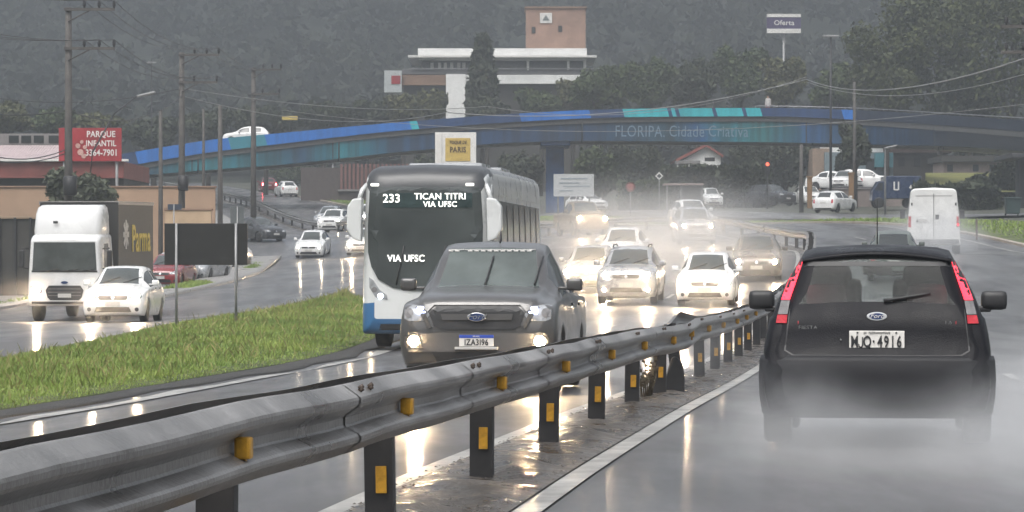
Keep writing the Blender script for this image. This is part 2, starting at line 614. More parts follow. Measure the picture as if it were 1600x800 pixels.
# ------------------------------------------------------------------ guard rail
steel = M('galvanised_steel', (.11, .10, .09), .40, metal=.55, scale=1.1, col2=(.37, .36, .35), bump=.2, bscale=24, rvar=.14, detail=9)
post_m = M('post_steel', (.018, .018, .02), .5, metal=.2, scale=3, col2=(.045, .042, .04), rvar=.1)
yellow = M('yellow_reflector', (.50, .26, .02), .4, var=.35, scale=14)
bolt_m = M('rusty_bolt', (.05, .035, .025), .6, var=.4, scale=30)
PROF = [(0.0, .31), (.012, .306), (.066, .268), (.080, .256), (.084, .244), (.082, .226), (.070, .212), (.020, .176), (.012, .164), (.012, .132), (.018, .122), (.074, .094), (.083, .084), (.085, .070), (.078, .056), (.022, .014), (.010, .004), (0, 0)]
TOP = [(-14, .75), (6, .855), (9, .868), (12, .85), (16, .812), (20, .775), (25, .775), (32, .79), (37, .80), (42, .86), (46, .86), (60, .90), (79, .93), (100, .80), (130, .78), (500, .78)]


def railtop(y):
    return float(np.interp(y, [a for a, _ in TOP], [b for _, b in TOP]))


def wobble(s):
    return (.006 * math.sin(s * .9) + .004 * math.sin(s * 2.3 + 1)) * (1 + smooth((s - 22) / 20.0)) + .02 * math.exp(-((s - 38.5) / 2.4) ** 2) - .05 * math.exp(-((s - 42.5) / 2.2) ** 2)


def rail_sheet(pts, side, base, name, parent, bulge=False):
    """W-beam swept along pts; side +1 faces right, -1 left"""
    mb = MB()
    rows = []
    for i, p in enumerate(pts):
        t = (pts[min(i + 1, len(pts) - 1)] - pts[max(i - 1, 0)]).normalized()
        nrm = Vector((t.y, -t.x))
        w = wobble(p.y)
        zt = railtop(p.y) + .004 * math.sin(p.y * 1.7) + (-.03 * math.exp(-((p.y - 40) / 2.4) ** 2))
        if bulge: zt += -.012 + .10 * math.exp(-((p.y - 42) / 2.0) ** 2)
        z0 = Zg(p.x, p.y) + zt - .31
        front = []
        back = []
        for d, h in PROF:
            q = p + nrm * (side * (base + d) + w)
            front.append(Vector((q.x, q.y, z0 + h)))
            q2 = p + nrm * (side * (base + d - .006) + w)
            back.append(Vector((q2.x, q2.y, z0 + h)))
        rows.append(front + back[::-1] + [front[0]])
    mb.sheet(rows, smooth=False)
    o = mb.build(name, steel, parent)
    return o


def guard_rail(y0, y1, label, detail):
    src = resample(rail_path, .5 if detail else 1.5)
    pts = [p for p in src if y0 <= p.y <= y1]
    root = empty('guard_rail', (0, 0, 0), 0, label, 'guard rail')
    rail_sheet(pts, 1, .10, 'rail', root)
    rail_sheet(pts, -1, .10, 'rail', root, bulge=detail)
    # posts
    ys = np.arange(12, y1, 4.0) if detail else None
    spots = []
    if detail:
        a = y0
        for y in np.arange(-12, y1 - .5, 4.0): spots.append((Vector((-2.5 + .1155 * y, y)) if y < 104 else min(pts, key=lambda p: abs(p.y - y)), Vector((.115, .993))))
    else:
        acc = 0
        for a, b in zip(pts, pts[1:]):
            acc += (b - a).length
            if acc > 4:
                acc = 0
                spots.append((b, (b - a).normalized()))
    for i, (p, t) in enumerate(spots):
        rz = -math.atan2(t.x, t.y)
        zt = railtop(p.y) - .03
        gz = Zg(p.x, p.y)
        lean = R(-8) if detail and 39 < p.y < 42 else random.uniform(-.02, .02)
        po = empty_mesh_post(zt, detail and p.y < 70)
        o = po.build('post', post_m, root)
        o.location = (p.x, p.y, gz - .25)
        o.rotation_euler = (0, lean, rz)
        if detail and 8 < p.y < 62:
            rf = MB().box((.016, -.060, zt - .27 - .22 + .25 if False else .25 + zt * .36), (.055, .008, .135 if p.y < 30 else .12), bev=.002)
            q = rf.build('reflector', yellow, o)
            # reflector on the rail, a little past the post
            c = p - t * .2
            w = wobble(c.y)
            nrm = Vector((t.y, -t.x))
            c2 = c + nrm * (.10 + .055 + w)
            z = Zg(c.x, c.y) + railtop(c.y) - .155
            b = MB().box((0, 0, 0), (.062, .07, .082), rz=rz, bev=.012)
            b.box((0, 0, -.06), (.02, .03, .05), rz=rz)
            b.build('rail_reflector', yellow, root, loc=(c2.x, c2.y, z - .005))
            rail_sheet([p + t * q for q in (2.2, 2.35, 2.5, 2.65, 2.8)], 1, .106, 'lap_joint', root)
            for k in (-.06, .06):
                for dd in (2.35, 2.62):
                    c3 = p + t * dd + nrm * (.106 + .05 + wobble(p.y + dd)) 
                    MB().cyl((c3.x, c3.y, Zg(c3.x, c3.y) + railtop(c3.y) - .032 + k * .1), (c3.x + nrm.x * .02, c3.y + nrm.y * .02, Zg(c3.x, c3.y) + railtop(c3.y) - .018 + k * .1), .011, n=6).build('bolt', bolt_m, root)
    return root


def empty_mesh_post(zt, fancy):
    mb = MB()
    h = zt + .25
    # channel section: web and two flanges, closed towards the camera
    mb.box((0, -.035, h / 2), (.145, .012, h), bev=.003 if fancy else 0)
    mb.box((-.0665, .01, h / 2), (.012, .078, h))
    mb.box((.0665, .01, h / 2), (.012, .078, h))
    mb.box((0, .0, h - .17), (.19, .05, .12))
    return mb


guard_rail(-13, 103.5, 'long double-sided steel guard rail with yellow reflectors running through the foreground', True)
guard_rail(104, 380, 'far grey guard rail on dark posts curving left behind the oncoming cars', False)

# damaged stump and dry weed below the rail
mb = MB()
mb.prism([(-.13, -.1), (.12, -.1), (.125, .22), (.10, .36), (.03, .44), (-.02, .43), (-.09, .2)], -.10, .10, bev=.03)
o = mb.build('stump', M('dark_rubber', (.02, .02, .021), .55, var=.3), loc=G(1.86, 36.8))
tag(o, 'dark tapered stump standing in the mud under the guard rail beside a dry weed', 'stump')
mb = MB()
random.seed(3)
for k in range(26):
    a, l = random.uniform(0, 6.28), random.uniform(.2, .55)
    q = Vector((math.cos(a) * .12, math.sin(a) * .12, 0)) * random.random()
    e = q + Vector((math.cos(a) * .22 * l, math.sin(a) * .22 * l, l))
    mb.tube([q, (q + e) / 2 + Vector((.02, 0, .03)), e], [.006, .005, .002], n=4)
    for j in range(4):
        f = q + (e - q) * random.uniform(.4, 1)
        mb.box(f, (.03, .03, .02), rz=random.random() * 3, rx=random.random())
o = mb.build('weed', M('dry_weed', (.06, .045, .03), .8, scale=20, col2=(.16, .13, .08)), loc=G(1.45, 34.6, .02))
tag(o, 'dry brown weed growing in the mud just left of the dark stump', 'weed')
random.seed(11)
# ------------------------------------------------------------------ vehicle materials
def paint(name, col, rough=.28, var=.06, metal=0.0, coat=.6):
    return M('paint_' + name, col, rough, metal=metal, var=var, scale=1.5, coat=coat, rvar=.06)


white_p = paint('white', (.72, .72, .705), var=.02)
silver_p = paint('silver', (.36, .37, .38), metal=.3)
grey_p = paint('grey', (.072, .070, .068), metal=.25, rough=.34)
dark_p = paint('dark', (.028, .029, .033))
black_p = M('paint_black', (.009, .009, .011), .38, var=.3, scale=2.5, spec=.12, rvar=.12, bump=.12, bscale=110)
red_p = paint('red', (.20, .015, .018))
sand_p = paint('sand', (.085, .075, .065))
blue_p = paint('blue', (.012, .028, .075))
yellow_p = paint('yellow', (.60, .42, .05))
glass = M('dark_glass', (.030, .034, .034), .08, var=.25, scale=.8, spec=.6)
windscreen = M('misted_windscreen', (.060, .068, .066), .14, var=.3, scale=1.3, spec=.6)
clear = glass_mat('clear_glass', (.07, .08, .08), .20)
trim = M('black_trim', (.018, .018, .019), .5, var=.3, scale=6)
rubber = M('tyre_rubber', (.016, .016, .016), .55, var=.3, scale=10)
alloy = M('alloy', (.26, .26, .27), .35, metal=.7)
chrome = M('chrome', (.62, .62, .62), .15, metal=.9, var=.05)
lens = M('lamp_lens', (.30, .31, .32), .12, var=.3, scale=9, spec=.8)
lamp_on = M('lit_headlamp', (1.0, .74, .47), .3, var=.02, emit=520)
lamp_hot = M('full_beam_headlamp', (1.0, .72, .42), .3, var=.02, emit=800)
lamp_dim = M('dim_headlamp', (1.0, .82, .58), .3, var=.02, emit=80)
lamp_blue = M('bluish_parking_lamp', (.42, .50, 1.0), .3, var=.02, emit=5)
led = M('white_led', (1.0, .98, .92), .3, var=.02, emit=.55)
brake = M('lit_brake_lamp', (1.0, .03, .055), .2, var=.1, emit=.9, scale=9)
brake_hot = M('far_brake_lamp', (1.0, .06, .07), .2, var=.02, emit=18)
redlens = M('red_lens', (.40, .02, .03), .2, var=.2, scale=10)
greylens = M('clear_lens', (.17, .165, .165), .2, var=.15, scale=10)
plate_w = M('plate_white', (.66, .64, .60), .4, var=.05)
plate_g = M('plate_grey', (.46, .45, .43), .4, var=.05)
plate_blue = M('plate_blue', (.03, .07, .36), .4, var=.05)
ink = M('black_ink', (.02, .02, .022), .5, var=.05)
badge_blue = M('badge_blue', (.03, .05, .13), .2, var=.05)
fabric = M('seat_fabric', (.045, .045, .048), .9, var=.3, scale=20)


def pchip(x, xk, yk):
    xk = np.asarray(xk, float); yk = np.asarray(yk, float)
    h = np.diff(xk); dl = np.diff(yk) / h
    n = len(xk); d = np.zeros(n)
    for i in range(1, n - 1):
        if dl[i - 1] * dl[i] > 0:
            w1, w2 = 2 * h[i] + h[i - 1], h[i] + 2 * h[i - 1]
            d[i] = (w1 + w2) / (w1 / dl[i - 1] + w2 / dl[i])
    d[0], d[-1] = dl[0], dl[-1]
    x = np.clip(np.asarray(x, float), xk[0], xk[-1])
    i = np.clip(np.searchsorted(xk, x) - 1, 0, n - 2)
    t = (x - xk[i]) / h[i]
    return (yk[i] * (1 + 2 * t) * (1 - t) ** 2 + d[i] * h[i] * t * (1 - t) ** 2 + yk[i + 1] * t * t * (3 - 2 * t) + d[i + 1] * h[i] * t * t * (t - 1))


# columns: y zs zb zt ws wm wb wt   (L 4.0, W 1.72, H 1.48, origin of y at the nose)
T = {}
T['hatch'] = dict(L=4.0, W=1.72, H=1.48, wheels=(.78, 3.28), r=.30, ws=(1.02, 1.78), rw=(3.50, 3.86), side=((1.36, 2.32), (2.42, 3.30)), st=[
    (0.00, .40, .50, .55, .48, .52, .50, .42), (0.03, .27, .60, .67, .62, .68, .63, .50), (0.10, .20, .68, .77, .74, .80, .73, .56),
    (0.25, .18, .75, .86, .79, .845, .80, .60), (0.55, .17, .81, .935, .80, .86, .83, .62), (1.00, .17, .87, 1.005, .80, .86, .835, .64),
    (1.80, .17, .91, 1.42, .80, .86, .84, .56), (2.30, .17, .93, 1.48, .80, .86, .84, .57), (3.05, .18, .96, 1.455, .80, .86, .83, .56),
    (3.45, .20, .98, 1.40, .79, .86, .81, .54), (3.88, .26, .97, 1.04, .76, .84, .76, .56), (3.96, .30, .86, .92, .70, .80, .70, .52), (4.0, .36, .62, .70, .60, .68, .60, .46)])
T['sedan'] = dict(L=4.4, W=1.74, H=1.48, wheels=(.80, 3.42), r=.30, ws=(1.08, 1.90), rw=(3.05, 3.62), side=((1.50, 2.36), (2.46, 3.2)), st=[
    (0.00, .40, .50, .55, .48, .52, .50, .42), (0.03, .27, .58, .65, .62, .68, .63, .50), (0.10, .20, .66, .75, .74, .80, .73, .56),
    (0.25, .18, .73, .84, .79, .85, .80, .60), (0.55, .17, .80, .92, .80, .87, .83, .62), (1.06, .17, .87, 1.00, .80, .87, .835, .64),
    (1.92, .17, .91, 1.42, .80, .87, .84, .56), (2.40, .17, .93, 1.48, .80, .87, .84, .57), (3.00, .18, .96, 1.42, .80, .87, .83, .56),
    (3.66, .20, .98, 1.06, .79, .87, .81, .60), (4.22, .26, .96, 1.03, .76, .84, .76, .58), (4.34, .30, .82, .90, .70, .80, .70, .52), (4.4, .36, .62, .68, .60, .68, .60, .46)])
T['suv'] = dict(L=4.25, W=1.80, H=1.66, wheels=(.82, 3.45), r=.34, ws=(1.08, 1.76), rw=(3.72, 4.08), side=((1.38, 2.36), (2.46, 3.42)), st=[
    (0.00, .46, .62, .70, .52, .58, .56, .46), (0.03, .32, .76, .86, .66, .74, .70, .56), (0.10, .25, .88, .98, .77, .85, .79, .62),
    (0.25, .23, .94, 1.05, .82, .89, .84, .66), (0.60, .22, .98, 1.10, .83, .90, .86, .68), (1.06, .22, 1.01, 1.15, .83, .90, .86, .69),
    (1.80, .22, 1.04, 1.58, .83, .90, .86, .61), (2.30, .22, 1.06, 1.66, .83, .90, .86, .61), (3.20, .23, 1.08, 1.65, .83, .90, .855, .60),
    (3.68, .24, 1.10, 1.60, .82, .90, .84, .58), (4.12, .30, 1.06, 1.13, .78, .88, .80, .62), (4.21, .36, .90, .98, .72, .82, .74, .56), (4.25, .42, .68, .76, .62, .70, .64, .5)])
T['pickup'] = dict(L=5.3, W=1.86, H=1.82, wheels=(.95, 4.15), r=.38, ws=(1.32, 2.02), rw=None, side=((1.66, 2.50), (2.60, 3.30)), st=[
    (0.00, .52, .66, .74, .60, .68, .66, .56), (0.02, .40, .86, .98, .74, .80, .78, .64), (0.07, .36, .98, 1.08, .82, .885, .84, .68),
    (0.22, .34, 1.03, 1.15, .86, .925, .88, .70), (0.60, .34, 1.07, 1.205, .87, .93, .90, .72), (1.30, .34, 1.10, 1.26, .87, .93, .90, .72),
    (2.06, .34, 1.13, 1.75, .87, .93, .89, .63), (2.55, .34, 1.14, 1.82, .87, .93, .89, .63), (3.15, .34, 1.15, 1.79, .87, .93, .88, .62),
    (3.52, .34, 1.16, 1.24, .87, .93, .90, .80), (3.70, .34, 1.16, 1.21, .87, .93, .90, .82), (5.15, .36, 1.15, 1.20, .85, .92, .90, .82), (5.28, .40, 1.12, 1.17, .82, .90, .88, .80), (5.3, .44, 1.08, 1.12, .78, .86, .84, .76)])
# near black hatchback: tall back, lamps high in the pillars
T['rear_hatch'] = dict(L=3.92, W=1.70, H=1.465, wheels=(.76, 3.24), r=.30, ws=(.98, 1.76), rw=(3.60, 3.745), side=((1.34, 2.30), (2.40, 3.25)), st=[
    (0.00, .40, .50, .55, .48, .52, .50, .42), (0.03, .27, .60, .67, .62, .68, .63, .50), (0.10, .20, .68, .77, .74, .80, .73, .56),
    (0.25, .18, .75, .86, .79, .845, .80, .60), (0.55, .17, .81, .935, .80, .86, .83, .62), (0.97, .17, .87, 1.005, .80, .86, .835, .64),
    (1.80, .17, .90, 1.40, .80, .835, .815, .56), (2.30, .17, .91, 1.465, .80, .835, .815, .57), (3.10, .19, .92, 1.455, .80, .835, .80, .565),
    (3.40, .21, .93, 1.43, .80, .835, .79, .56), (3.57, .22, .93, 1.385, .80, .835, .785, .555), (3.62, .22, .93, 1.33, .80, .835, .785, .565), (3.755, .24, .90, 1.01, .795, .83, .77, .655),
    (3.80, .25, .84, .94, .79, .83, .765, .68), (3.84, .26, .74, .83, .785, .825, .78, .70), (3.855, .26, .66, .72, .78, .82, .79, .74), (3.90, .26, .60, .655, .76, .80, .765, .72), (3.92, .30, .54, .60, .70, .75, .70, .66)])


def half_profile(zs, zb, zt, ws, wm, wb, wt, arch):
    """right half of a cross-section from bottom centre over the side to top centre: 24 points"""
    zlow = max(zs, arch) if arch else zs
    zlow = min(zlow, zb - .04)
    zm = zs + .48 * (zb - zs)

    def wid(z):
        if z < zm:
            f = (z - zs) / max(zm - zs, 1e-4)
            return ws + (wm - ws) * math.sin(f * math.pi / 2)
        f = (z - zm) / max(zb - zm, 1e-4)
        return wm + (wb - wm) * f * f
    P = [(0, zlow), (wid(zlow) * .6, zlow), (wid(zlow) - .012, zlow)]
    for k in range(7):
        z = zlow + (zb - zlow) * (.02 + .98 * k / 6)
        P.append((wid(z), z))
    rc = min(.075, (zt - zb) * .42)
    x0, z0 = wb - .018, zb + min(.018, (zt - zb) * .2)
    x1, z1 = min(wt, x0 - .003), zt - rc
    for f in (0, .07, .36, .66, .93, 1):
        b = .022 * math.sin(math.pi * f) * min(1, (zt - zb) / .4)
        P.append((x0 + (x1 - x0) * f + b, z0 + (z1 - z0) * f))
    xe = x1 - min(rc * 1.5, x1 * .25)
    for t in (.45, 1.0):
        a = (1 - t) ** 2; c = 2 * t * (1 - t); d = t * t
        P.append((a * x1 + c * (x1 - .1 * (x1 - xe)) + d * xe, a * z1 + c * zt + d * zt))
    for k in range(1, 7):
        f = k / 6
        P.append((xe * (1 - f), zt + .022 * (1 - (1 - f) ** 2)))
    return P


def shell(tp, W, H, L, r_wheel, paint_m, root, glass_f, glass_s, glass_r, arch_k=1.16):
    st = np.array(tp['st'], float)
    ky, kz, kx = L / tp['L'], H / tp['H'], W / tp['W']
    st[:, 0] *= ky; st[:, 1:4] *= kz; st[:, 4:] *= kx
    wy = [w * ky for w in tp['wheels']]
    Rw = r_wheel
    Ra = Rw * arch_k
    ys = set(np.round(st[:, 0], 4)) | set(np.round(np.arange(0, L, .075), 4))
    for w in wy:
        for t in np.linspace(-1, 1, 15): ys.add(round(w + Ra * math.sin(t * math.pi / 2), 4))
        ys.add(round(w - Ra - .004, 4)); ys.add(round(w + Ra + .004, 4))
    wins = [tuple(v * ky for v in tp['ws'])] + ([tuple(v * ky for v in tp['rw'])] if tp['rw'] else [])
    sides = [tuple(v * ky for v in s) for s in tp['side']]
    cuts = []
    for a, b in wins + sides:
        cuts += [round(a, 4), round(b, 4)]
        for k in range(1, 4): ys.add(round(a + (b - a) * k / 4, 4))
    ys |= set(cuts)
    ys = sorted(ys)
    out = [ys[0]]
    for y in ys[1:]:
        if y - out[-1] > .012 or y in cuts:
            if y - out[-1] < .012 and out[-1] not in cuts and len(out) > 1: out[-1] = y
            elif y - out[-1] > .001: out.append(y)
    ys = np.array(out)
    par = [pchip(ys, st[:, 0], st[:, k]) for k in range(1, 8)]
    rings = []
    for i, y in enumerate(ys):
        arch = None
        for w in wy:
            if abs(y - w) <= Ra + 1e-4: arch = Rw + math.sqrt(max(Ra * Ra - (y - w) ** 2, 0))
        h = half_profile(*[p[i] for p in par], arch)
        full = h + [(-x, z) for x, z in h[22:0:-1]]
        rings.append([Vector((x, y - L / 2, z)) for x, z in full])
    n = len(rings[0])
    groups = {'body': [], 'windscreen': [], 'rear_window': [], 's0': [], 's1': []}
    for i in range(len(ys) - 1):
        ym = (ys[i] + ys[i + 1]) / 2
        for j in range(n):
            jj = j if j < 23 else n - 1 - j
            g = 'body'
            if 17 <= jj <= 22:
                if wins[0][0] < ym < wins[0][1]: g = 'windscreen'
                elif len(wins) > 1 and wins[1][0] < ym < wins[1][1]: g = 'rear_window'
            elif 11 <= jj <= 13:
                for a, b in sides:
                    if a < ym < b: g = 's0' if j < 23 else 's1'
            groups[g].append((i, j))

    def mk(name, faces, mat):
        bm = bmesh.new()
        cache = {}

        def V(i, j):
            if (i, j) not in cache: cache[(i, j)] = bm.verts.new(rings[i][j])
            return cache[(i, j)]
        for i, j in faces:
            q = (V(i, j), V(i, (j + 1) % n), V(i + 1, (j + 1) % n), V(i + 1, j))
            f = bm.faces.new(q)
            f.smooth = True
        if name == 'body':
            bm.faces.new([V(0, j) for j in range(n)])
            bm.faces.new([V(len(ys) - 1, j) for j in range(n)][::-1])
        bmesh.ops.recalc_face_normals(bm, faces=bm.faces[:])
        me = bpy.data.meshes.new(name)
        bm.to_mesh(me); bm.free()
        me.materials.append(mat)
        o = bpy.data.objects.new(name, me)
        C.objects.link(o)
        o.parent = root
        return o
    body = mk('body', groups['body'], paint_m)
    mk('windscreen', groups['windscreen'], glass_f)
    if groups['rear_window']: mk('rear_window', groups['rear_window'], glass_r)
    mk('side_window', groups['s0'], glass_s)
    mk('side_window', groups['s1'], glass_s)
    # a full closed skin to project lamps and trim on
    vv, ff = [], []
    for rg in rings: vv += rg
    for i in range(len(ys) - 1):
        for j in range(n): ff.append((i * n + j, i * n + (j + 1) % n, (i + 1) * n + (j + 1) % n, (i + 1) * n + j))
    ff.append(tuple(range(n))); ff.append(tuple(range((len(ys) - 1) * n, len(ys) * n)))
    bvh = BVHTree.FromPolygons(vv, ff)
    return body, bvh, wy, Rw


def proj(bvh, poly, axis, mat, root, name, off=.006, mirror=False, seg=.09, skirt=.02):
    """lay a polygon onto the skin. axis F/R: (x,z) seen from front/rear, S: (y,z) seen from +x, N: from -x"""
    outs = []
    for sgn in ((1, -1) if mirror else (1,)):
        bm = bmesh.new()
        bm.faces.new([bm.verts.new((a * sgn, b, 0)) for a, b in poly])
        bmesh.ops.triangulate(bm, faces=bm.faces[:])
        for _ in range(5):
            es = [e for e in bm.edges if e.calc_length() > seg]
            if not es: break
            bmesh.ops.subdivide_edges(bm, edges=es, cuts=1, use_grid_fill=False)
            bmesh.ops.triangulate(bm, faces=bm.faces[:])
        dirs = {'F': Vector((0, 1, 0)), 'R': Vector((0, -1, 0)), 'S': Vector((-1, 0, 0)), 'N': Vector((1, 0, 0))}
        d = dirs[axis]
        last = None
        for v in bm.verts:
            a, b = v.co.x, v.co.y
            o = Vector((a, 0, b)) if axis in 'FR' else Vector((0, a, b))
            hit = bvh.ray_cast(o - d * 20, d)
            if hit[0] is None:
                q = bvh.find_nearest(o - d * 3)[0]
                p = Vector(q) if q else o
            else: p = hit[0]
            v.co = p - d * off
        if skirt:
            be = [e for e in bm.edges if len(e.link_faces) == 1]
            r = bmesh.ops.extrude_edge_only(bm, edges=be)
            for v in r['geom']:
                if isinstance(v, bmesh.types.BMVert): v.co += d * (skirt + off)
        bmesh.ops.recalc_face_normals(bm, faces=bm.faces[:])
        me = bpy.data.meshes.new(name)
        bm.to_mesh(me); bm.free()
        me.materials.append(mat)
        for p in me.polygons: p.use_smooth = False
        o = bpy.data.objects.new(name, me)
        C.objects.link(o)
        o.parent = root
        outs.append(o)
    return outs


def wheel(root, x, y, r, w=.20, near=False, side=1):
    mb = MB()
    s = side
    mb.lathe([(-w / 2, r * .62), (-w / 2, r * .93), (-w / 2 + .025, r), (w / 2 - .025, r), (w / 2, r * .93), (w / 2, r * .62)], 'X', n=28 if near else 18)
    o = mb.build('wheel', rubber, root, loc=(x, y, r))
    mb = MB()
    mb.lathe([(s * (w / 2 - .05), r * .60), (s * (w / 2 - .01), r * .64), (s * (w / 2 + .002), r * .62), (s * (w / 2 - .02), r * .56)], 'X', n=24)
    for k in range(7):
        t = k * 2 * math.pi / 7
        mb.box((s * (w / 2 - .015), math.cos(t) * r * .33, math.sin(t) * r * .33), (.02, r * .10, r * .52), rx=t - math.pi / 2)
    mb.cyl((s * (w / 2 - .03), 0, 0), (s * (w / 2), 0, 0), r * .14, n=12)
    mb.build('rim', alloy, o)
    return o


def mirror_shell(root, x, y, z, s, mat, sz=(.19, .13, .15)):
    mb = MB()
    mb.box((x + s * .10, y, z), sz, bev=.035)
    mb.box((x - s * .02, y + .01, z - .045), (.16, .05, .035), bev=.01)
    o = mb.build('side_mirror', mat, root, smooth=True)
    return o


def pathpts(c, r, n=14, sq=1.0):
    return [(c[0] + r * math.cos(2 * math.pi * k / n), c[1] + r * sq * math.sin(2 * math.pi * k / n)) for k in range(n)]


def headlamp_disc(bvh, root, x, z, r, mat, axis='F', name='headlight_bulb', parent=None, sq=1.0):
    return proj(bvh, pathpts((x, z), r, 14, sq), axis, mat, parent or root, name, off=.016, skirt=.03)[0]


def place(root, x, y, rz, L):
    """root at (x,y), tilted with the road"""
    f = Vector((math.sin(rz), -math.cos(rz)))
    zf, zr = Zg(x + f.x * L * .32, y + f.y * L * .32), Zg(x - f.x * L * .32, y - f.y * L * .32)
    root.location = (x, y, (zf + zr) / 2 + .014)
    root.rotation_euler = (math.atan2(zr - zf, L * .64), 0, rz)


def car(kind, px, d, rz, paint_m, label, cat='car', name='car', lights=None, away=False, group=None, H=None, W=None, L=None,
        tail=None, roofbar=False, lamp_r=.075, plate='blank', low_fog=False, X=None, gf=None, clear_glass=False, badge=True, extra=None, xoff=0):
    tp = T[kind]
    W, H, L = W or tp['W'], H or tp['H'], L or tp['L']
    root = empty(name, label=label, cat=cat, group=group)
    kx, kz, ky = W / tp['W'], H / tp['H'], L / tp['L']
    gs = clear if clear_glass else glass
    body, bvh, wy, Rw = shell(tp, W, H, L, tp['r'] * kz, paint_m, root, clear if clear_glass else (gf or windscreen), gs, gs)
    und = MB().box((0, 0, .36 * kz), (W * .62, L * .86, .36 * kz)).build('underbody', trim, root)
    for i, y in enumerate(wy):
        for s in (-1, 1): wheel(root, s * (W / 2 - .135), y - L / 2, Rw, side=s)
    cowl_y, rf = tp['ws'][0] * ky - L / 2, tp['ws'][1] * ky - L / 2
    zc = np.interp(tp['ws'][0], [s[0] for s in tp['st']], [s[3] for s in tp['st']]) * kz
    for s in (-1, 1): mirror_shell(root, s * (W / 2 - .02), cowl_y + .42 * ky, zc + .03, s, paint_m)

    def pp(poly): return [(x * kx, z * kz) for x, z in poly]
    if kind == 'suv': zl, zh, gz, lz = .80, .96, .78, .42
    elif kind == 'sedan': zl, zh, gz, lz = .60, .74, .60, .32
    else: zl, zh, gz, lz = .61, .77, .60, .32
    if kind in ('hatch', 'sedan', 'suv'):
        hl = proj(bvh, pp([(.42, zl + .02), (.74, zl + .02), (.80, zl + .10), (.76, zh), (.60, zh - .01), (.43, zl + .09)]), 'F', lens, root, 'headlight', mirror=True)
        proj(bvh, pp([(-.36, gz - .01), (.36, gz - .01), (.40, gz + .05), (.38, gz + .10), (-.38, gz + .10), (-.40, gz + .05)]), 'F', trim, root, 'grille')
        if badge: proj(bvh, pp([(0, gz - .02), (.055, gz + .045), (0, gz + .11), (-.055, gz + .045)]), 'F', chrome, root, 'badge', off=.014)
        proj(bvh, pp([(-.50, lz - .05), (.50, lz - .05), (.44, lz + .08), (-.44, lz + .08)]), 'F', trim, root, 'air_intake')
        fg = proj(bvh, pp(pathpts((.64, lz + .02), .055, 12)), 'F', trim, root, 'fog_lamp', mirror=True)
        proj(bvh, pp([(-.2, lz + .10), (.2, lz + .10), (.2, lz + .225), (-.2, lz + .225)]), 'F', plate_g, root, 'license_plate', off=.016)
        if lights:
            for s, h in zip((1, -1), hl):
                headlamp_disc(bvh, root, s * .61 * kx, (zl + .075) * kz, lamp_r, lights, parent=h)
            if low_fog:
                for s, h in zip((1, -1), fg): headlamp_disc(bvh, root, s * .64 * kx, (lz + .02) * kz, .04, lights, parent=h, name='fog_bulb')
        # wipers on the windscreen
        for s in (-.45, .12):
            P = []
            for k in range(6):
                x, z = s + .09 * k, zc + .02 + .03 * k * kz
                hit = bvh.ray_cast(Vector((x * kx, -20, z)), Vector((0, 1, 0)))
                if hit[0]: P.append(hit[0] + Vector((0, -.015, .012)))
            if len(P) > 1: MB().tube(P, .011, n=5).build('wiper', trim, root)
    # tail
    zt = {'hatch': .78, 'sedan': .76, 'suv': .98, 'pickup': .95}.get(kind, .8)
    tl = proj(bvh, pp([(.60, zt - .1), (.74, zt - .1), (.74, zt + .16), (.62, zt + .16)]), 'R', tail or redlens, root, 'taillight', mirror=True)
    proj(bvh, pp([(-.2, zt - .12), (.2, zt - .12), (.2, zt), (-.2, zt)]), 'R', plate_g, root, 'license_plate', off=.014)
    proj(bvh, pp([(-.6, .3), (.6, .3), (.6, .36), (-.6, .36)]), 'R', trim, root, 'rear_bumper_trim')
    # door seams and handles
    for s, ax in ((1, 'S'), (-1, 'N')):
        for yk in (.505, .70):
            y = L * yk - L / 2
            proj(bvh, [(y, .95 * kz * (1.1 if kind in ('suv', 'pickup') else .93)), (y + .16, .95 * kz * (1.1 if kind in ('suv', 'pickup') else .93)),
                       (y + .16, .98 * kz * (1.1 if kind in ('suv', 'pickup') else .93)), (y, .98 * kz * (1.1 if kind in ('suv', 'pickup') else .93))], ax, trim, root, 'door_handle', off=.02, seg=.3)
    if roofbar:
        for s in (-1, 1):
            MB().tube([(s * .52 * kx, rf + .1, H - .0), (s * .53 * kx, rf + .3, H + .055), (s * .53 * kx, rf + 1.4, H + .055), (s * .52 * kx, rf + 1.6, H)], .022, n=6).build('roof_rail', trim, root)
    # where it stands: px, d give the middle of the end that faces the camera
    f = Vector((math.sin(rz), -math.cos(rz)))
    ex, ey = ((px - 800) * d / F if X is None else X) + xoff, d
    s = 1 if away else -1
    cx, cy = ex + f.x * L / 2 * s, ey + f.y * L / 2 * s
    place(root, cx, cy, rz, L)
    return root, bvh, tp, (kx, ky, kz, L, W, H)


RD = R(-6.6)            # oncoming vehicles on the straight
AW = R(180 - 6.6)       # vehicles driving away


# ------------------------------------------------------------------ the near black hatchback
def near_hatch():
    root, bvh, tp, (kx, ky, kz, L, W, H) = car_rear('rear_hatch', 1370, 23.2, AW, black_p, 'black hatchback seen from behind with red tail lamps and spray around its wheels', 'car', 'hatchback')
    return root


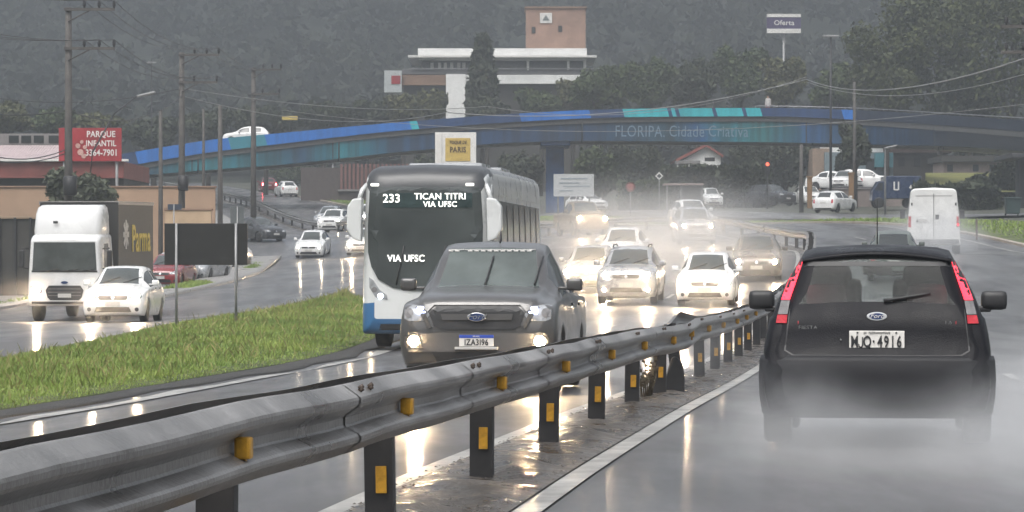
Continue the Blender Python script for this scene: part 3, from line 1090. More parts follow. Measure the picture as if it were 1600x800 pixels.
def car_rear(kind, px, d, rz, pm, label, cat, name):
    tp = T[kind]
    W, H, L = tp['W'], tp['H'], tp['L']
    root = empty(name, label=label, cat=cat)
    body, bvh, wy, Rw = shell(tp, W, H, L, tp['r'], pm, root, clear, clear, clear)
    MB().box((0, -.1, .40), (1.0, L * .80, .30)).build('underbody', trim, root)
    for y in wy:
        for s in (-1, 1): wheel(root, s * (W / 2 - .115), y - L / 2, Rw, side=s, near=True)
    # cabin seen through the glass
    mb = MB()
    mb.box((0, .1, .50), (1.3, 2.5, .1))
    mb.box((0, L / 2 - .62, .80), (1.24, .14, .34), bev=.04)
    mb.build('rear_seat', fabric, root, smooth=True)
    for s in (-1, 1):
        m2 = MB()
        m2.box((s * .37, L / 2 - .60, 1.07), (.30, .13, .22), bev=.06)
        m2.box((s * .37, L / 2 - .60, .97), (.03, .03, .14))
        m2.build('headrest', fabric, root, smooth=True)
        m3 = MB()
        m3.box((s * .37, -.1, .92), (.50, .14, .62), bev=.06, rx=R(-8))
        m3.box((s * .37, -.05, 1.22), (.34, .12, .22), bev=.06)
        m3.build('front_seat', fabric, root, smooth=True)
    MB().box((0, -.72, 1.30), (.24, .04, .075), bev=.015).build('rear_view_mirror', trim, root)
    MB().box((0, -1.0, .86), (1.36, .3, .2), bev=.05).build('dashboard', trim, root)
    # dark surround and panels of the tailgate
    proj(bvh, [(-.575, 1.345), (.575, 1.345), (.56, 1.30), (.50, 1.313), (-.50, 1.313), (-.56, 1.30)], 'R', trim, root, 'window_surround', off=.004, seg=.06)
    # spoiler lip over the window
    mb = MB()
    mb.sheet([[Vector((x, L / 2 - .50, 1.438 - .06 * (x / .56) ** 2)), Vector((x, L / 2 - .34, 1.425 - .06 * (x / .56) ** 2)), Vector((x, L / 2 - .30, 1.393 - .05 * (x / .56) ** 2)), Vector((x, L / 2 - .37, 1.36 - .05 * (x / .56) ** 2))] for x in np.linspace(-.545, .545, 17)])
    mb.build('spoiler', pm, root)
    # lamps high in the rear pillars
    for s in (-1, 1):
        P = lambda a: [(s * x, z) for x, z in (a if s > 0 else a[::-1])]
        t = proj(bvh, P([(.545, 1.345), (.600, 1.345), (.665, 1.17), (.700, 1.065), (.635, 1.065), (.590, 1.20)]), 'R', brake, root, 'taillight', off=.012, seg=.05)[0]
        proj(bvh, P([(.53, 1.36), (.62, 1.36), (.72, 1.05), (.72, .88), (.62, .88), (.57, 1.20)]), 'R', trim, t, 'glow_block', off=-.035, seg=.06, skirt=0)  # unseen dark patch added inside to keep brake glow out of the cabin
        proj(bvh, P([(.635, 1.06), (.700, 1.06), (.722, .96), (.650, .96)]), 'R', greylens, t, 'reversing_lamp', off=.012, seg=.05)
        proj(bvh, P([(.650, .955), (.724, .955), (.735, .895), (.655, .895)]), 'R', redlens, t, 'reflector', off=.012, seg=.05)
    # tailgate seam
    proj(bvh, [(-.635, 1.00), (-.63, 1.00), (-.66, .70), (-.60, .665), (.60, .665), (.66, .70), (.63, 1.00), (.635, 1.00), (.672, .695), (.605, .655), (-.605, .655), (-.672, .695)], 'R', trim, root, 'tailgate_seam', off=.003, seg=.07)
    # bumper: proud of the body, wrapped round the corners
    mb = MB()
    rows = []
    for (z, k, dy) in ((.655, .985, -.055), (.66, 1.0, .02), (.62, 1.012, .045), (.50, 1.018, .05), (.36, 1.012, .045), (.24, .99, .02), (.205, .965, -.04)):
        row = []
        for t in np.linspace(-1, 1, 33):
            a = t * 1.35
            x = math.copysign(abs(math.sin(a)) ** .52, a) / (math.sin(1.35) ** .52) * .845 * k
            y = L / 2 - .01 + dy - (1 - max(math.cos(a), 0) ** .38) * .42
            row.append(Vector((x, y, z)))
        rows.append(row)
    mb.sheet(rows)
    mb.build('bumper', M('wet_black_bumper', (.018, .018, .020), .5, spec=.2, var=.25, scale=2, rvar=.1), root)
    # plate
    y = L / 2 - .055
    pl = MB().box((0, y, .775), (.40, .012, .13), bev=.005).build('license_plate', plate_w, root)
    for k, ch in enumerate('MJQ·4916'):
        x = .161 - k * .046
        if ch == 'J':
            c = Vector((x, y + .011, .757))
            MB().tube([c + Vector((-.012, 0, .036)), c + Vector((-.012, 0, -.020)), c + Vector((-.007, 0, -.033)), c + Vector((.004, 0, -.037)), c + Vector((.013, 0, -.030)), c + Vector((.015, 0, -.014))], .0056, n=5).build('lettering', ink, pl)
        else:
            text(ch, .118, ink, pl, (x, y + .010, .757), rot=(R(90), 0, R(180)), bold=.0025, sx=.62, ext=.003)
            if ch == 'Q': MB().tube([(x - .004, y + .0125, .738), (x - .019, y + .0125, .712)], .006, n=5).build('lettering', ink, pl)
    text('SC  FLORIANOPOLIS', .020, ink, pl, (0, y + .010, .826), rot=(R(90), 0, R(180)), ext=.002)
    for s in (-.14, .14): MB().cyl((s, y, .826), (s, y + .014, .826), .007, n=8).build('plate_screw', ink, pl)
    # badge and lettering
    y2 = L / 2 - .105
    b = MB().lathe([(-.006, .074), (.004, .074), (.009, .068)], 'Y', c=(0, 0, 0), n=28).build('badge', M('badge_silver', (.58, .59, .60), .3, metal=.1, var=.03), root, loc=(0, y2, .945))
    b.scale = (1, 1, .42)
    MB().lathe([(.008, .056), (.011, .052)], 'Y', n=28).build('badge_oval', badge_blue, b)
    text('Ford', .050, plate_w, b, (0, .0125, .004), rot=(R(90), 0, R(180)), ext=.0015, sx=1.0, shear=.35).scale = (1.0, 2.2, 1)
    text('FIESTA', .036, chrome, root, (.50, L / 2 - .088, .862), rot=(R(90), 0, R(180)), ext=.004, sx=1.25)
    text('1.6', .036, chrome, root, (-.515, L / 2 - .098, .90), rot=(R(90), 0, R(180)), ext=.004, sx=1.2)
    for x, z in ((.26, .775), (.51, .665)):
        MB().lathe([(0, .008), (.01, .006)], 'Y', n=10).build('lock', chrome, root, loc=(x, L / 2 - .062, z))
    # rear wiper and wiper base
    P = []
    for k in range(7):
        f = k / 6
        x, z = -.05 - .34 * f, 1.058 + .055 * f   # seen from behind it points right
        hit = bvh.ray_cast(Vector((-x, 20, z)), Vector((0, -1, 0)))
        if hit[0]: P.append(hit[0] + Vector((0, .02, 0)))
    wp = MB().tube([Vector((-p.x, p.y, p.z)) for p in P], [.016, .014, .013, .012, .011, .010, .008], n=6).build('rear_wiper', trim, root)
    for s in (-1, 1):
        mb = MB()
        mb.box((s * .935, -.78, 1.055), (.21, .13, .155), bev=.045)
        mb.box((s * .83, -.76, .985), (.16, .06, .05), bev=.015)
        mb.build('side_mirror', trim, root, smooth=True)
    MB().tube([(0, -.35, 1.46), (0, -.12, 1.86)], [.006, .003], n=5).build('antenna', trim, root)
    f = Vector((math.sin(rz), -math.cos(rz)))
    ex, ey = (px - 800) * d / F, d
    place(root, ex + f.x * L / 2, ey + f.y * L / 2, rz, L)
    return root, bvh, tp, (1, 1, 1, L, W, H)


near_hatch()


# ------------------------------------------------------------------ the grey pickup
def pickup():
    kind = 'pickup'
    tp = T[kind]
    root, bvh, tp, (kx, ky, kz, L, W, H) = car(kind, 745, 37.0, R(-5.2), grey_p, 'grey double-cab pickup truck with two lit fog lamps in front of the bus', 'pickup truck', 'pickup_truck', H=1.80, gf=M('pickup_windscreen', (.080, .094, .088), .14, var=.35, scale=1.1, spec=.6))
    front = -L / 2
    # grille: dark hexagon with a wide body-coloured bar
    g = proj(bvh, [(-.50, .80), (-.42, .76), (.42, .76), (.50, .80), (.56, .95), (.47, 1.035), (-.47, 1.035), (-.56, .95)], 'F', trim, root, 'grille', off=.012)[0]
    proj(bvh, [(-.60, .94), (-.52, .79), (-.56, .77), (-.66, .93), (-.60, 1.05), (-.46, 1.075), (.46, 1.075), (.60, 1.05), (.66, .93), (.56, .77), (.52, .79), (.60, .94), (.50, 1.045), (-.50, 1.045)], 'F', grey_p, g, 'grille_frame', off=.022, seg=.07)
    proj(bvh, [(-.40, .87), (.40, .87), (.42, .94), (-.42, .94)], 'F', grey_p, g, 'grille_bar', off=.03)
    b = MB().lathe([(.0, .112), (-.014, .108), (-.018, .098)], 'Y', n=28).build('badge', chrome, root, loc=(0, front - .035, .905))
    b.scale = (1, 1, .48)
    MB().lathe([(-.017, .094), (-.022, .090)], 'Y', n=28).build('badge_oval', badge_blue, b)
    text('Ford', .105, chrome, b, (0, -.024, .005), ext=.002, shear=.35).scale = (1.0, 1.9, 1)
    hl = proj(bvh, [(.55, .93), (.60, .86), (.80, .86), (.905, .91), (.915, 1.02), (.80, 1.055), (.62, 1.03)], 'F', lens, root, 'headlight', mirror=True, off=.010)
    for s, h in zip((1, -1), hl):
        proj(bvh, [(s * a, z) for a, z in ([(.60, .955), (.70, .94), (.70, 1.02), (.63, 1.02)])], 'F', lamp_blue, h, 'parking_lamp', off=.02, seg=.05)
        proj(bvh, pathpts((s * .80, .955), .055, 14), 'F', greylens, h, 'headlight_bulb', off=.02)
    proj(bvh, [(-.80, .72), (.80, .72), (.86, .60), (.80, .50), (-.80, .50), (-.86, .60)], 'F', M('grey_bumper', (.085, .082, .08), .4, var=.15), root, 'bumper', off=.03)
    proj(bvh, [(-.52, .50), (.52, .50), (.46, .385), (-.46, .385)], 'F', trim, root, 'air_intake', off=.04)
    fl = proj(bvh, [(.62, .54), (.82, .55), (.84, .70), (.68, .70)], 'F', trim, root, 'fog_lamp_housing', mirror=True, off=.036)
    for s, h in zip((1, -1), fl): headlamp_disc(bvh, root, s * .735, .625, .058, lamp_hot, parent=h, name='fog_lamp').location.y = -.03
    pl = MB().box((0, front - .055, .63), (.40, .012, .13), bev=.004).build('license_plate', plate_w, root)
    MB().box((0, front - .060, .68), (.40, .012, .036), bev=.003).build('plate_band', plate_blue, pl)
    text('IZA3I96', .098, ink, pl, (0, front - .064, .61), bold=.002, sx=.82, ext=.003)
    text('BRASIL', .026, plate_w, pl, (0, front - .068, .68), ext=.002)
    MB().box((0, front - .06, .545), (.50, .04, .03), bev=.005).build('plate_bracket', plate_g, root)
    # strip with letters along the top of the windscreen and two wiper shades
    P = []
    hit = lambda x, z: bvh.ray_cast(Vector((x, -20, z)), Vector((0, 1, 0)))[0]
    for k in range(14):
        x = -.52 + k * .08
        h = hit(x, 1.695)
        if h: P.append(h)
    mb = MB()
    for q0, q1 in zip(P, P[1:]): mb.tube([q0 + Vector((0, -.004, .016)), q1 + Vector((0, -.004, .016))], .008, n=4)
    for p in P:
        if random.random() < .8: mb.box(p + Vector((0, -.008, .004)), (.055, .012, .026), rx=R(-40))
    mb.build('windscreen_sticker', plate_g, root)
    for x0, x1 in ((-.04, .02), (.55, .62)):
        Q = [hit(x0 + (x1 - x0) * t, 1.28 + .34 * t) for t in (0, .25, .5, .75, 1)]
        Q = [q + Vector((0, -.02, .01)) for q in Q if q]
        MB().tube(Q, .012, n=5).build('wiper', trim, root)
    MB().tube([(0.06, -.45, 1.80), (0.06, -.33, 1.95)], [.012, .006], n=6).build('antenna', trim, root)
    # load bed behind the cab
    mb = MB()
    mb.box((0, L / 2 - .82, 1.215), (1.5, 1.45, .03), bev=.008)
    mb.build('bed_cover', trim, root)


pickup()


# ------------------------------------------------------------------ rounded box bodies (bus, van, lorry cab)
def rbox(name, st, mats, root, rows=(), rl=.06, ru=.25, mi_fn=None, nseg=6, step=None):
    """st: (y, w_low, w_top, z0, z1, corner scale); rows: extra z rows"""
    rings = []
    yk = [s[0] for s in st]
    ys = sorted(set(yk) | set(np.arange(yk[0], yk[-1], step) if step else []))
    par = [pchip(ys, yk, [s[k] for s in st]) for k in range(1, len(st[0]))]
    for i, y in enumerate(ys):
        wl, wt, z0, z1, cs = [p[i] for p in par]
        RL, RU = rl * cs, ru * cs
        P = [(0, z0), (wl - RL, z0)]
        for k in range(1, 4):
            a = k / 3 * math.pi / 2
            P.append((wl - RL + RL * math.sin(a), z0 + RL - RL * math.cos(a)))
        zz = [z0 + RL + (z1 - RU - z0 - RL) * f for f in np.linspace(.12, .88, 5)]
        for r in rows: zz.append(min(max(r, z0 + RL + .01), z1 - RU - .01))
        for z in sorted(zz):
            f = (z - z0) / (z1 - z0)
            P.append((wl + (wt - wl) * f ** 1.6, z))
        for k in range(0, nseg + 1):
            a = k / nseg * math.pi / 2
            wq = wl + (wt - wl) * ((z1 - RU - z0) / (z1 - z0)) ** 1.6
            P.append((wq - RU + RU * math.cos(a), z1 - RU + RU * math.sin(a)))
        P.append((0, z1 + .03 * cs))
        full = P + [(-x, z) for x, z in P[-2:0:-1]]
        rings.append([Vector((x, y, z)) for x, z in full])
    n = len(rings[0])
    bm = bmesh.new()
    vs = [[bm.verts.new(p) for p in r] for r in rings]
    for a, b in zip(vs, vs[1:]):
        for j in range(n):
            f = bm.faces.new((a[j], a[(j + 1) % n], b[(j + 1) % n], b[j]))
            f.smooth = True
            if mi_fn: f.material_index = mi_fn(f.calc_center_median())
    for r in (vs[0], vs[-1][::-1]):
        f = bm.faces.new(r)
    bmesh.ops.recalc_face_normals(bm, faces=bm.faces[:])
    bvh = BVHTree.FromBMesh(bm)
    me = bpy.data.meshes.new(name)
    bm.to_mesh(me); bm.free()
    for m in (mats if isinstance(mats, (list, tuple)) else [mats]): me.materials.append(m)
    o = bpy.data.objects.new(name, me)
    C.objects.link(o); o.parent = root
    return o, bvh


def bus():
    L = 11.5
    root = empty('bus', label='white and blue city bus with a black glass front showing route number 233', cat='bus')
    bwhite = paint('bus_white', (.62, .63, .62), rough=.3)
    bblue = paint('bus_blue', (.035, .13, .28), rough=.3)
    bl = M('bus_glass', (.030, .035, .035), .12, scale=.55, spec=.6, col2=(.075, .085, .083), detail=3)  # paler mottling in the colour stands in for soft reflections on the glass
    roofm = paint('bus_roof', (.30, .31, .32))
    y0 = -L / 2
    st = [(y0, .98, .93, .62, 3.10, .8), (y0 + .05, 1.12, 1.06, .42, 3.30, 1), (y0 + .16, 1.22, 1.14, .34, 3.44, 1), (y0 + .45, 1.265, 1.18, .32, 3.54, 1.1),
          (y0 + 1.0, 1.275, 1.20, .32, 3.58, 1.1), (L / 2 - .4, 1.275, 1.20, .34, 3.55, 1.1), (L / 2 - .08, 1.22, 1.15, .40, 3.46, 1), (L / 2, 1.10, 1.05, .6, 3.3, .8)]
    wz = .5

    def mi(c):
        if c.z < .92: return 1
        if c.y < y0 + 1.15 and c.z > 3.05 and (abs(c.x) < 1.14 or c.z > 3.38): return 3
        return 2 if c.z > 3.42 else 0
    body, bvh = rbox('body', st, [bwhite, bblue, roofm, M('bus_front_dark', (.045, .047, .05), .35, var=.15)], root, rows=(.92,), mi_fn=mi, step=.3)
    zc = [(-1.08, 3.06), (-1.03, 3.16), (1.03, 3.16), (1.08, 3.06), (1.115, 2.4), (1.11, 1.90), (1.04, 1.62), (.90, 1.38), (.62, 1.22), (.3, 1.16), (-.3, 1.16), (-.62, 1.22), (-.90, 1.38), (-1.04, 1.62), (-1.11, 1.90), (-1.115, 2.4)]
    g = proj(bvh, zc, 'F', bl, root, 'windscreen', off=.022, seg=.16, skirt=.05)[0]
    # lighter display strip behind the glass top
    proj(bvh, [(-.80, 2.76), (.92, 2.76), (.92, 3.04), (-.80, 3.04)], 'F', M('display_glass', (.035, .055, .055), .2, var=.3), g, 'display_panel', off=.030, seg=.2)
    yF = y0 - .045
    text('233', .23, led, g, (-.64, yF, 2.93), bold=.003, sx=.95)
    text('TICAN TITRI', .17, led, g, (.30, yF, 2.97), bold=.002, sx=1.0)
    text('VIA UFSC', .15, led, g, (.30, yF, 2.82), bold=.002, sx=1.0)
    text('VIA UFSC', .18, led, g, (-.36, yF, 1.78), bold=.003, sx=.92)
    for x in (-.97, .87):
        MB().box((x, y0 - .0, 3.20), (.16, .05, .055), bev=.015).build('marker_lamp', led, root)
    for s in (-1, 1):
        hp = [(s * a, z) for a, z in [(.72, .98), (.96, 1.04), (1.08, 1.22), (1.09, 1.42), (1.0, 1.36), (.88, 1.18), (.74, 1.08)]]
        h = proj(bvh, hp if s > 0 else hp[::-1], 'F', lens, root, 'headlight', off=.012)[0]
        headlamp_disc(bvh, root, s * .86, 1.06, .05, M('bus_parking_lamp', (.75, .85, 1.0), .3, emit=8), parent=h, name='parking_lamp')
        headlamp_disc(bvh, root, s * .98, 1.18, .055, greylens, parent=h)
        # big white mirror housings hanging from the front corners
        mb = MB()
        xo = s * 1.34
        mb.prism([(xo - s * .14, 2.95), (xo + s * .04, 2.93), (xo + s * .15, 2.78), (xo + s * .16, 2.34), (xo + s * .04, 2.16), (xo - s * .12, 2.10)][::(1 if s < 0 else -1)], y0 - .16, y0 + .12, bev=.035)
        mb.tube([(s * 1.16, y0 + .2, 3.2), (s * 1.22, y0 + .02, 3.1), (xo - s * .06, y0 - .02, 2.9)], .045, n=8)
        mo = mb.build('side_mirror', bwhite, root)
        # side windows in one dark band, with pillars
        ax = 'S' if s > 0 else 'N'
        band = [(y0 + 1.2, 1.55), (y0 + 1.2, 2.9), (y0 + .75, 2.95), (y0 + .75, 2.2)] if False else [(y0 + .62, 1.75), (L / 2 - .7, 1.62), (L / 2 - .7, 2.86), (y0 + .95, 2.92), (y0 + .62, 2.75)]
        w = proj(bvh, band, ax, bl, root, 'window_band', off=.008, seg=.5)[0]
        for k in range(1, 8):
            y = y0 + .9 + k * 1.28
            proj(bvh, [(y, 1.66), (y + .07, 1.66), (y + .07, 2.84), (y, 2.84)], ax, trim, w, 'window_pillar', off=.016, seg=.4)
        proj(bvh, [(y0 + .55, 3.02), (L / 2 - .5, 2.97), (L / 2 - .5, 3.10), (y0 + .8, 3.22)], ax, bwhite, root, 'cove_panel', off=.010, seg=.6)
        for yy in (y0 + 2.5, L / 2 - 3.0):
            proj(bvh, [(yy + .60 * math.cos(a), .34 + .68 * math.sin(a)) for a in np.linspace(0, math.pi, 11)], ax, trim, root, 'wheel_arch', off=.006)
            wheel(root, s * 1.13, yy, .50, .28, side=s)
    for x in (-.55, .25):
        Q = [bvh.ray_cast(Vector((x + .1 * t, -20, 1.28 + .5 * t)), Vector((0, 1, 0)))[0] + Vector((0, -.03, 0)) for t in (0, .5, 1, 1.5)]
        MB().tube(Q, .016, n=5).build('wiper', trim, root)
    proj(bvh, [(-.9, .40), (.9, .40), (.86, .52), (-.86, .52)], 'F', trim, root, 'bumper_grille', off=.012)
    pl = MB().box((0, y0 - .06, .72), (.40, .015, .13)).build('license_plate', plate_w, root)
    MB().box((0, -1.6, 3.64), (1.5, 1.6, .12), bev=.05).build('roof_unit', roofm, root)
    MB().box((0, 2.4, 3.64), (1.5, 1.9, .12), bev=.05).build('roof_unit', roofm, root)
    rz = R(-5.6)
    f = Vector((math.sin(rz), -math.cos(rz)))
    d = 61.5
    ex = (664 - 800) * d / F
    place(root, ex - f.x * L / 2, d - f.y * L / 2, rz, L)


bus()


def lorry():
    L = 7.6
    root = empty('lorry', label='white lorry with a dark cargo box lettered Parma on the side street', cat='lorry')
    lw = paint('lorry_white', (.66, .66, .65), var=.025)
    y0 = -L / 2
    # cab
    st = [(y0, 1.06, .98, .62, 2.44, .7), (y0 + .05, 1.12, 1.02, .50, 2.52, 1), (y0 + .2, 1.16, 1.05, .48, 2.60, 1), (y0 + .6, 1.17, 1.06, .48, 2.66, 1), (y0 + 1.7, 1.17, 1.06, .5, 2.66, 1), (y0 + 1.75, 1.1, 1.0, .56, 2.6, .8)]
    cab, bvh = rbox('cab', st, lw, root, ru=.14, rows=(1.0, 1.4), step=.1)
    g = proj(bvh, [(-.98, 1.56), (.98, 1.56), (.93, 2.40), (-.93, 2.40)], 'F', windscreen, root, 'windscreen', off=.008, seg=.2)[0]
    proj(bvh, [(-1.0, 1.50), (1.0, 1.50), (1.0, 1.555), (-1.0, 1.555)], 'F', trim, root, 'wiper_panel', off=.012, seg=.3)
    for x in (-.55, .05, .5):
        MB().tube([(x, y0 - .05, 1.53), (x + .38, y0 - .03, 1.60)], .014, n=5).build('wiper', trim, root)
    gg = proj(bvh, [(-.52, .74), (-.44, .66), (.44, .66), (.52, .74), (.58, .96), (.48, 1.10), (-.48, 1.10), (-.58, .96)], 'F', trim, root, 'grille', off=.012, seg=.2)[0]
    for z in (.80, .90, 1.0): proj(bvh, [(-.50, z - .012), (.50, z - .012), (.50, z + .012), (-.50, z + .012)], 'F', greylens, gg, 'grille_bar', off=.02, seg=.3)
    MB().lathe([(0, .11), (-.02, .10)], 'Y', n=20).build('badge', badge_blue, root, loc=(0, y0 - .02, 1.19)).scale = (1, 1, .4)
    proj(bvh, [(-.2, .74), (.2, .74), (.2, .86), (-.2, .86)], 'F', plate_g, root, 'license_plate', off=.03)
    hl = proj(bvh, [(.68, .88), (1.0, .88), (1.04, 1.08), (.72, 1.10)], 'F', lens, root, 'headlight', mirror=True)
    headlamp_disc(bvh, root, -.86, .98, .10, lamp_on, parent=hl[1])
    headlamp_disc(bvh, root, .86, .98, .07, lamp_dim, parent=hl[0])
    proj(bvh, [(-1.0, .62), (1.0, .62), (1.0, .54), (-1.0, .54)], 'F', trim, root, 'bumper_trim', off=.02)
    sw = [(y0 + .35, 1.50), (y0 + 1.15, 1.50), (y0 + 1.15, 2.36), (y0 + .55, 2.36)]
    for s, ax in ((1, 'S'), (-1, 'N')):
        proj(bvh, sw, ax, glass, root, 'side_window', off=.008, seg=.3)
        MB().box((s * 1.34, y0 + .15, 1.90), (.16, .14, .52), bev=.04).tube([(s * 1.12, y0 + .2, 2.2), (s * 1.34, y0 + .15, 2.22)], .02).tube([(s * 1.12, y0 + .2, 1.6), (s * 1.34, y0 + .15, 1.66)], .02).build('side_mirror', trim, root)
        for yy in (y0 + 1.05, L / 2 - 1.9): wheel(root, s * 1.02, yy, .44, .26, side=s)
        for dy in (y0 + 1.05,):
            proj(bvh, [(dy + .54 * math.cos(a), .44 + .56 * math.sin(a)) for a in np.linspace(.15, math.pi - .15, 11)], ax, trim, root, 'wheel_arch', off=.006)
    # roof fairing, leaning back towards the box
    mb = MB()
    rows = []
    for z, y, w in ((2.60, y0 + .28, 1.02), (2.75, y0 + .27, 1.03), (3.25, y0 + .42, 1.01), (3.44, y0 + .55, .97), (3.52, y0 + .75, .9), (3.53, y0 + 1.5, .9)):
        rows.append([Vector((-w, y0 + 1.6, z)), Vector((-w, y + .35, z)), Vector((-w * .97, y + .10, z)), Vector((-w * .85, y, z)), Vector((0, y - .05, z)), Vector((w * .85, y, z)), Vector((w * .97, y + .10, z)), Vector((w, y + .35, z)), Vector((w, y0 + 1.6, z))])
    mb.sheet(rows)
    mb.box((0, y0 + .52, 2.665), (1.2, .14, .05))
    mb.build('roof_fairing', lw, root)
    MB().box((-.32, y0 + .22, 3.0), (.14, .03, .08)).build('fairing_mark', trim, root)
    # cargo box
    cargo_m = M('cargo_dark', (.036, .035, .034), .45, var=.12, scale=.8)
    mb = MB()
    mb.box((0, 1.02, 2.30), (2.44, 5.55, 2.62), bev=.03)
    cb = mb.build('cargo_box', cargo_m, root)
    MB().box((0, 1.02, 3.625), (2.48, 5.6, .035), bev=.01).build('box_roof', concrete, cb)
    mb = MB()
    for s in (-1, 1): mb.box((s * 1.225, 1.02, 3.57), (.03, 5.58, .07)); mb.box((s * 1.225, 1.02, 1.02), (.03, 5.58, .07))
    mb.build('box_trim', alloy, cb)
    ylw = M('yellow_letter', (.62, .46, .08), .5, var=.05)
    text('Parma', 1.18, ylw, cb, (1.235, 1.75, 2.45), rot=(R(90), 0, R(90)), ext=.006, bold=.02, sx=.95)
    mb = MB()
    for k in range(8):
        t = k * math.pi / 4
        mb.box((1.232, -.65 + math.cos(t) * .24, 2.62 + math.sin(t) * .24), (.012, .17, .42), rx=t - math.pi / 2, bev=.004)
    mb.build('flower_mark', plate_g, cb)
    MB().box((0, .9, .72), (.9, 6.0, .3)).build('chassis', trim, root)
    rz = R(-4.6)
    f = Vector((math.sin(rz), -math.cos(rz)))
    d = 96.0
    ex = (101 - 800) * d / F
    place(root, ex - f.x * L / 2, d - f.y * L / 2, rz, L)


lorry()


def van():
    L = 5.2
    root = empty('van', label='white panel van with plain rear doors driving away on the right', cat='van')
    vw = paint('van_white', (.66, .66, .64))
    y0, y1 = -L / 2, L / 2
    st = [(y0, .80, .62, .50, .82, .5), (y0 + .06, .9, .7, .36, .98, .7), (y0 + .5, .98, .72, .32, 1.18, 1), (y0 + 1.0, 1.0, .74, .30, 1.45, 1), (y0 + 1.7, 1.02, .84, .30, 2.35, 1.2), (y0 + 2.3, 1.02, .86, .30, 2.50, 1.2),
          (y1 - .5, 1.02, .86, .32, 2.50, 1.2), (y1 - .06, 1.01, .85, .34, 2.49, 1), (y1, .97, .82, .38, 2.44, .7)]
    body, bvh = rbox('body', st, vw, root, ru=.18, rows=(1.1, 1.3), step=.2)
    proj(bvh, [(-.012, .5), (.012, .5), (.012, 2.3), (-.012, 2.3)], 'R', trim, root, 'door_seam', off=.004, seg=.4)
    proj(bvh, [(-.70, 2.20), (.70, 2.20), (.70, 2.225), (-.70, 2.225)], 'R', greylens, root, 'roof_seam', off=.004, seg=.4)
    for s in (-1, 1):
        t = proj(bvh, [(s * a, z) for a, z in ([(.86, 1.02), (.97, 1.02), (.95, 1.45), (.86, 1.45)][::s])], 'R', redlens, root, 'taillight', off=.014)[0]
        if s < 0: proj(bvh, pathpts((-.92, 1.12), .045, 10), 'R', brake, t, 'brake_bulb', off=.026)
        proj(bvh, [(s * .06, 1.32), (s * .20, 1.32), (s * .20, 1.50), (s * .06, 1.50)] if s < 0 else [(s * .60, 1.22), (s * .66, 1.22), (s * .66, 1.28), (s * .60, 1.28)], 'R', trim, root, 'door_handle', off=.02)
        proj(bvh, [(s * .80, 1.85), (s * .86, 1.85), (s * .86, 1.95), (s * .80, 1.95)], 'R', trim, root, 'hinge', off=.02)
        for yy in (y0 + .95, y1 - 1.1): wheel(root, s * .90, yy, .34, .22, side=s)
        ax = 'S' if s > 0 else 'N'
        for yy in (y0 + .95, y1 - 1.1): proj(bvh, [(yy + .42 * math.cos(a), .34 + .42 * math.sin(a)) for a in np.linspace(0, math.pi, 11)], ax, trim, root, 'wheel_arch', off=.006)
        proj(bvh, [(y0 + 1.35, 1.35), (y0 + 2.2, 1.35), (y0 + 2.2, 1.95), (y0 + 1.7, 1.95)], ax, glass, root, 'side_window', off=.006)
        MB().box((s * 1.16, y0 + 1.35, 1.5), (.2, .14, .34), bev=.04).build('side_mirror', trim, root)
    proj(bvh, [(-.80, 1.38), (.80, 1.38), (.72, 2.10), (-.72, 2.10)], 'F', windscreen, root, 'windscreen', off=.006)
    proj(bvh, [(.24, 1.20), (.64, 1.20), (.64, 1.33), (.24, 1.33)], 'R', plate_g, root, 'license_plate', off=.016)
    text('MHK 7204', .1, ink, root, (.44, y1 + .012, 1.265), rot=(R(90), 0, R(180)), ext=.002, sx=.75) if False else None
    proj(bvh, [(-.95, .40), (.95, .40), (.95, .56), (-.95, .56)], 'R', M('van_bumper', (.12, .12, .12), .5), root, 'bumper', off=.04)
    rz = AW
    f = Vector((math.sin(rz), -math.cos(rz)))
    d = 122
    ex = (1459 - 800) * d / F
    place(root, ex + f.x * L / 2, d + f.y * L / 2 * 1, rz, L)


van()

# ------------------------------------------------------------------ the other cars
ONC = 'oncoming cars with their lamps lit'
car('hatch', 176, 86.5, R(-2.0), white_p, 'white hatchback with both headlamps lit driving beside the lorry', lights=lamp_on, lamp_r=.085, H=1.53, L=4.06, W=1.74)
car('suv', 978, 93.5, RD, silver_p, 'silver-grey crossover with roof rails and lit headlamps, left of the white hatchback', lights=lamp_on, roofbar=True, lamp_r=.07, low_fog=True, group=ONC)
car('hatch', 1101, 92.5, RD, white_p, 'white hatchback with bright headlamps driving close to the guard rail', lights=lamp_on, lamp_r=.095, H=1.50, group=ONC)
car('sedan', 1182, 108, R(-5), sand_p, 'brownish-grey sedan with lit headlamps behind the white hatchback at the rail', lights=lamp_on, lamp_r=.07, group=ONC)
car('hatch', 916, 104.5, RD, silver_p, 'pale car with one dazzling headlamp beside the grey pickup', lights=lamp_hot, lamp_r=.11, group=ONC)
car('hatch', 968, 119, RD, white_p, 'white hatchback half hidden behind the silver-grey crossover', group=ONC)
car('suv', 1090, 146, R(2), silver_p, 'silver crossover with lit headlamps on the bend, in front of a white car', lights=lamp_on, lamp_r=.07, group=ONC)
car('hatch', 1091, 160, R(8), white_p, 'white car peeking out behind the silver crossover on the bend', H=1.56, group=ONC)
car('pickup', 926, 166, R(12), M('tan_pickup', (.16, .12, .08), .4), 'dark pickup with two lit lamps farthest out in the right lane before the bridge pillar', 'pickup truck', 'pickup_truck', lights=None, group=ONC)
o926 = bpy.context.scene.objects['pickup_truck.001']


def add_lamps(root, bits):
    mb = MB()
    for x, y, z, r in bits: mb.lathe([(0, r * .9), (-.05, r), (-.09, r * .7)], 'Y', c=(x, y, z), n=14)
    mb.build('headlight', lamp_on, root)


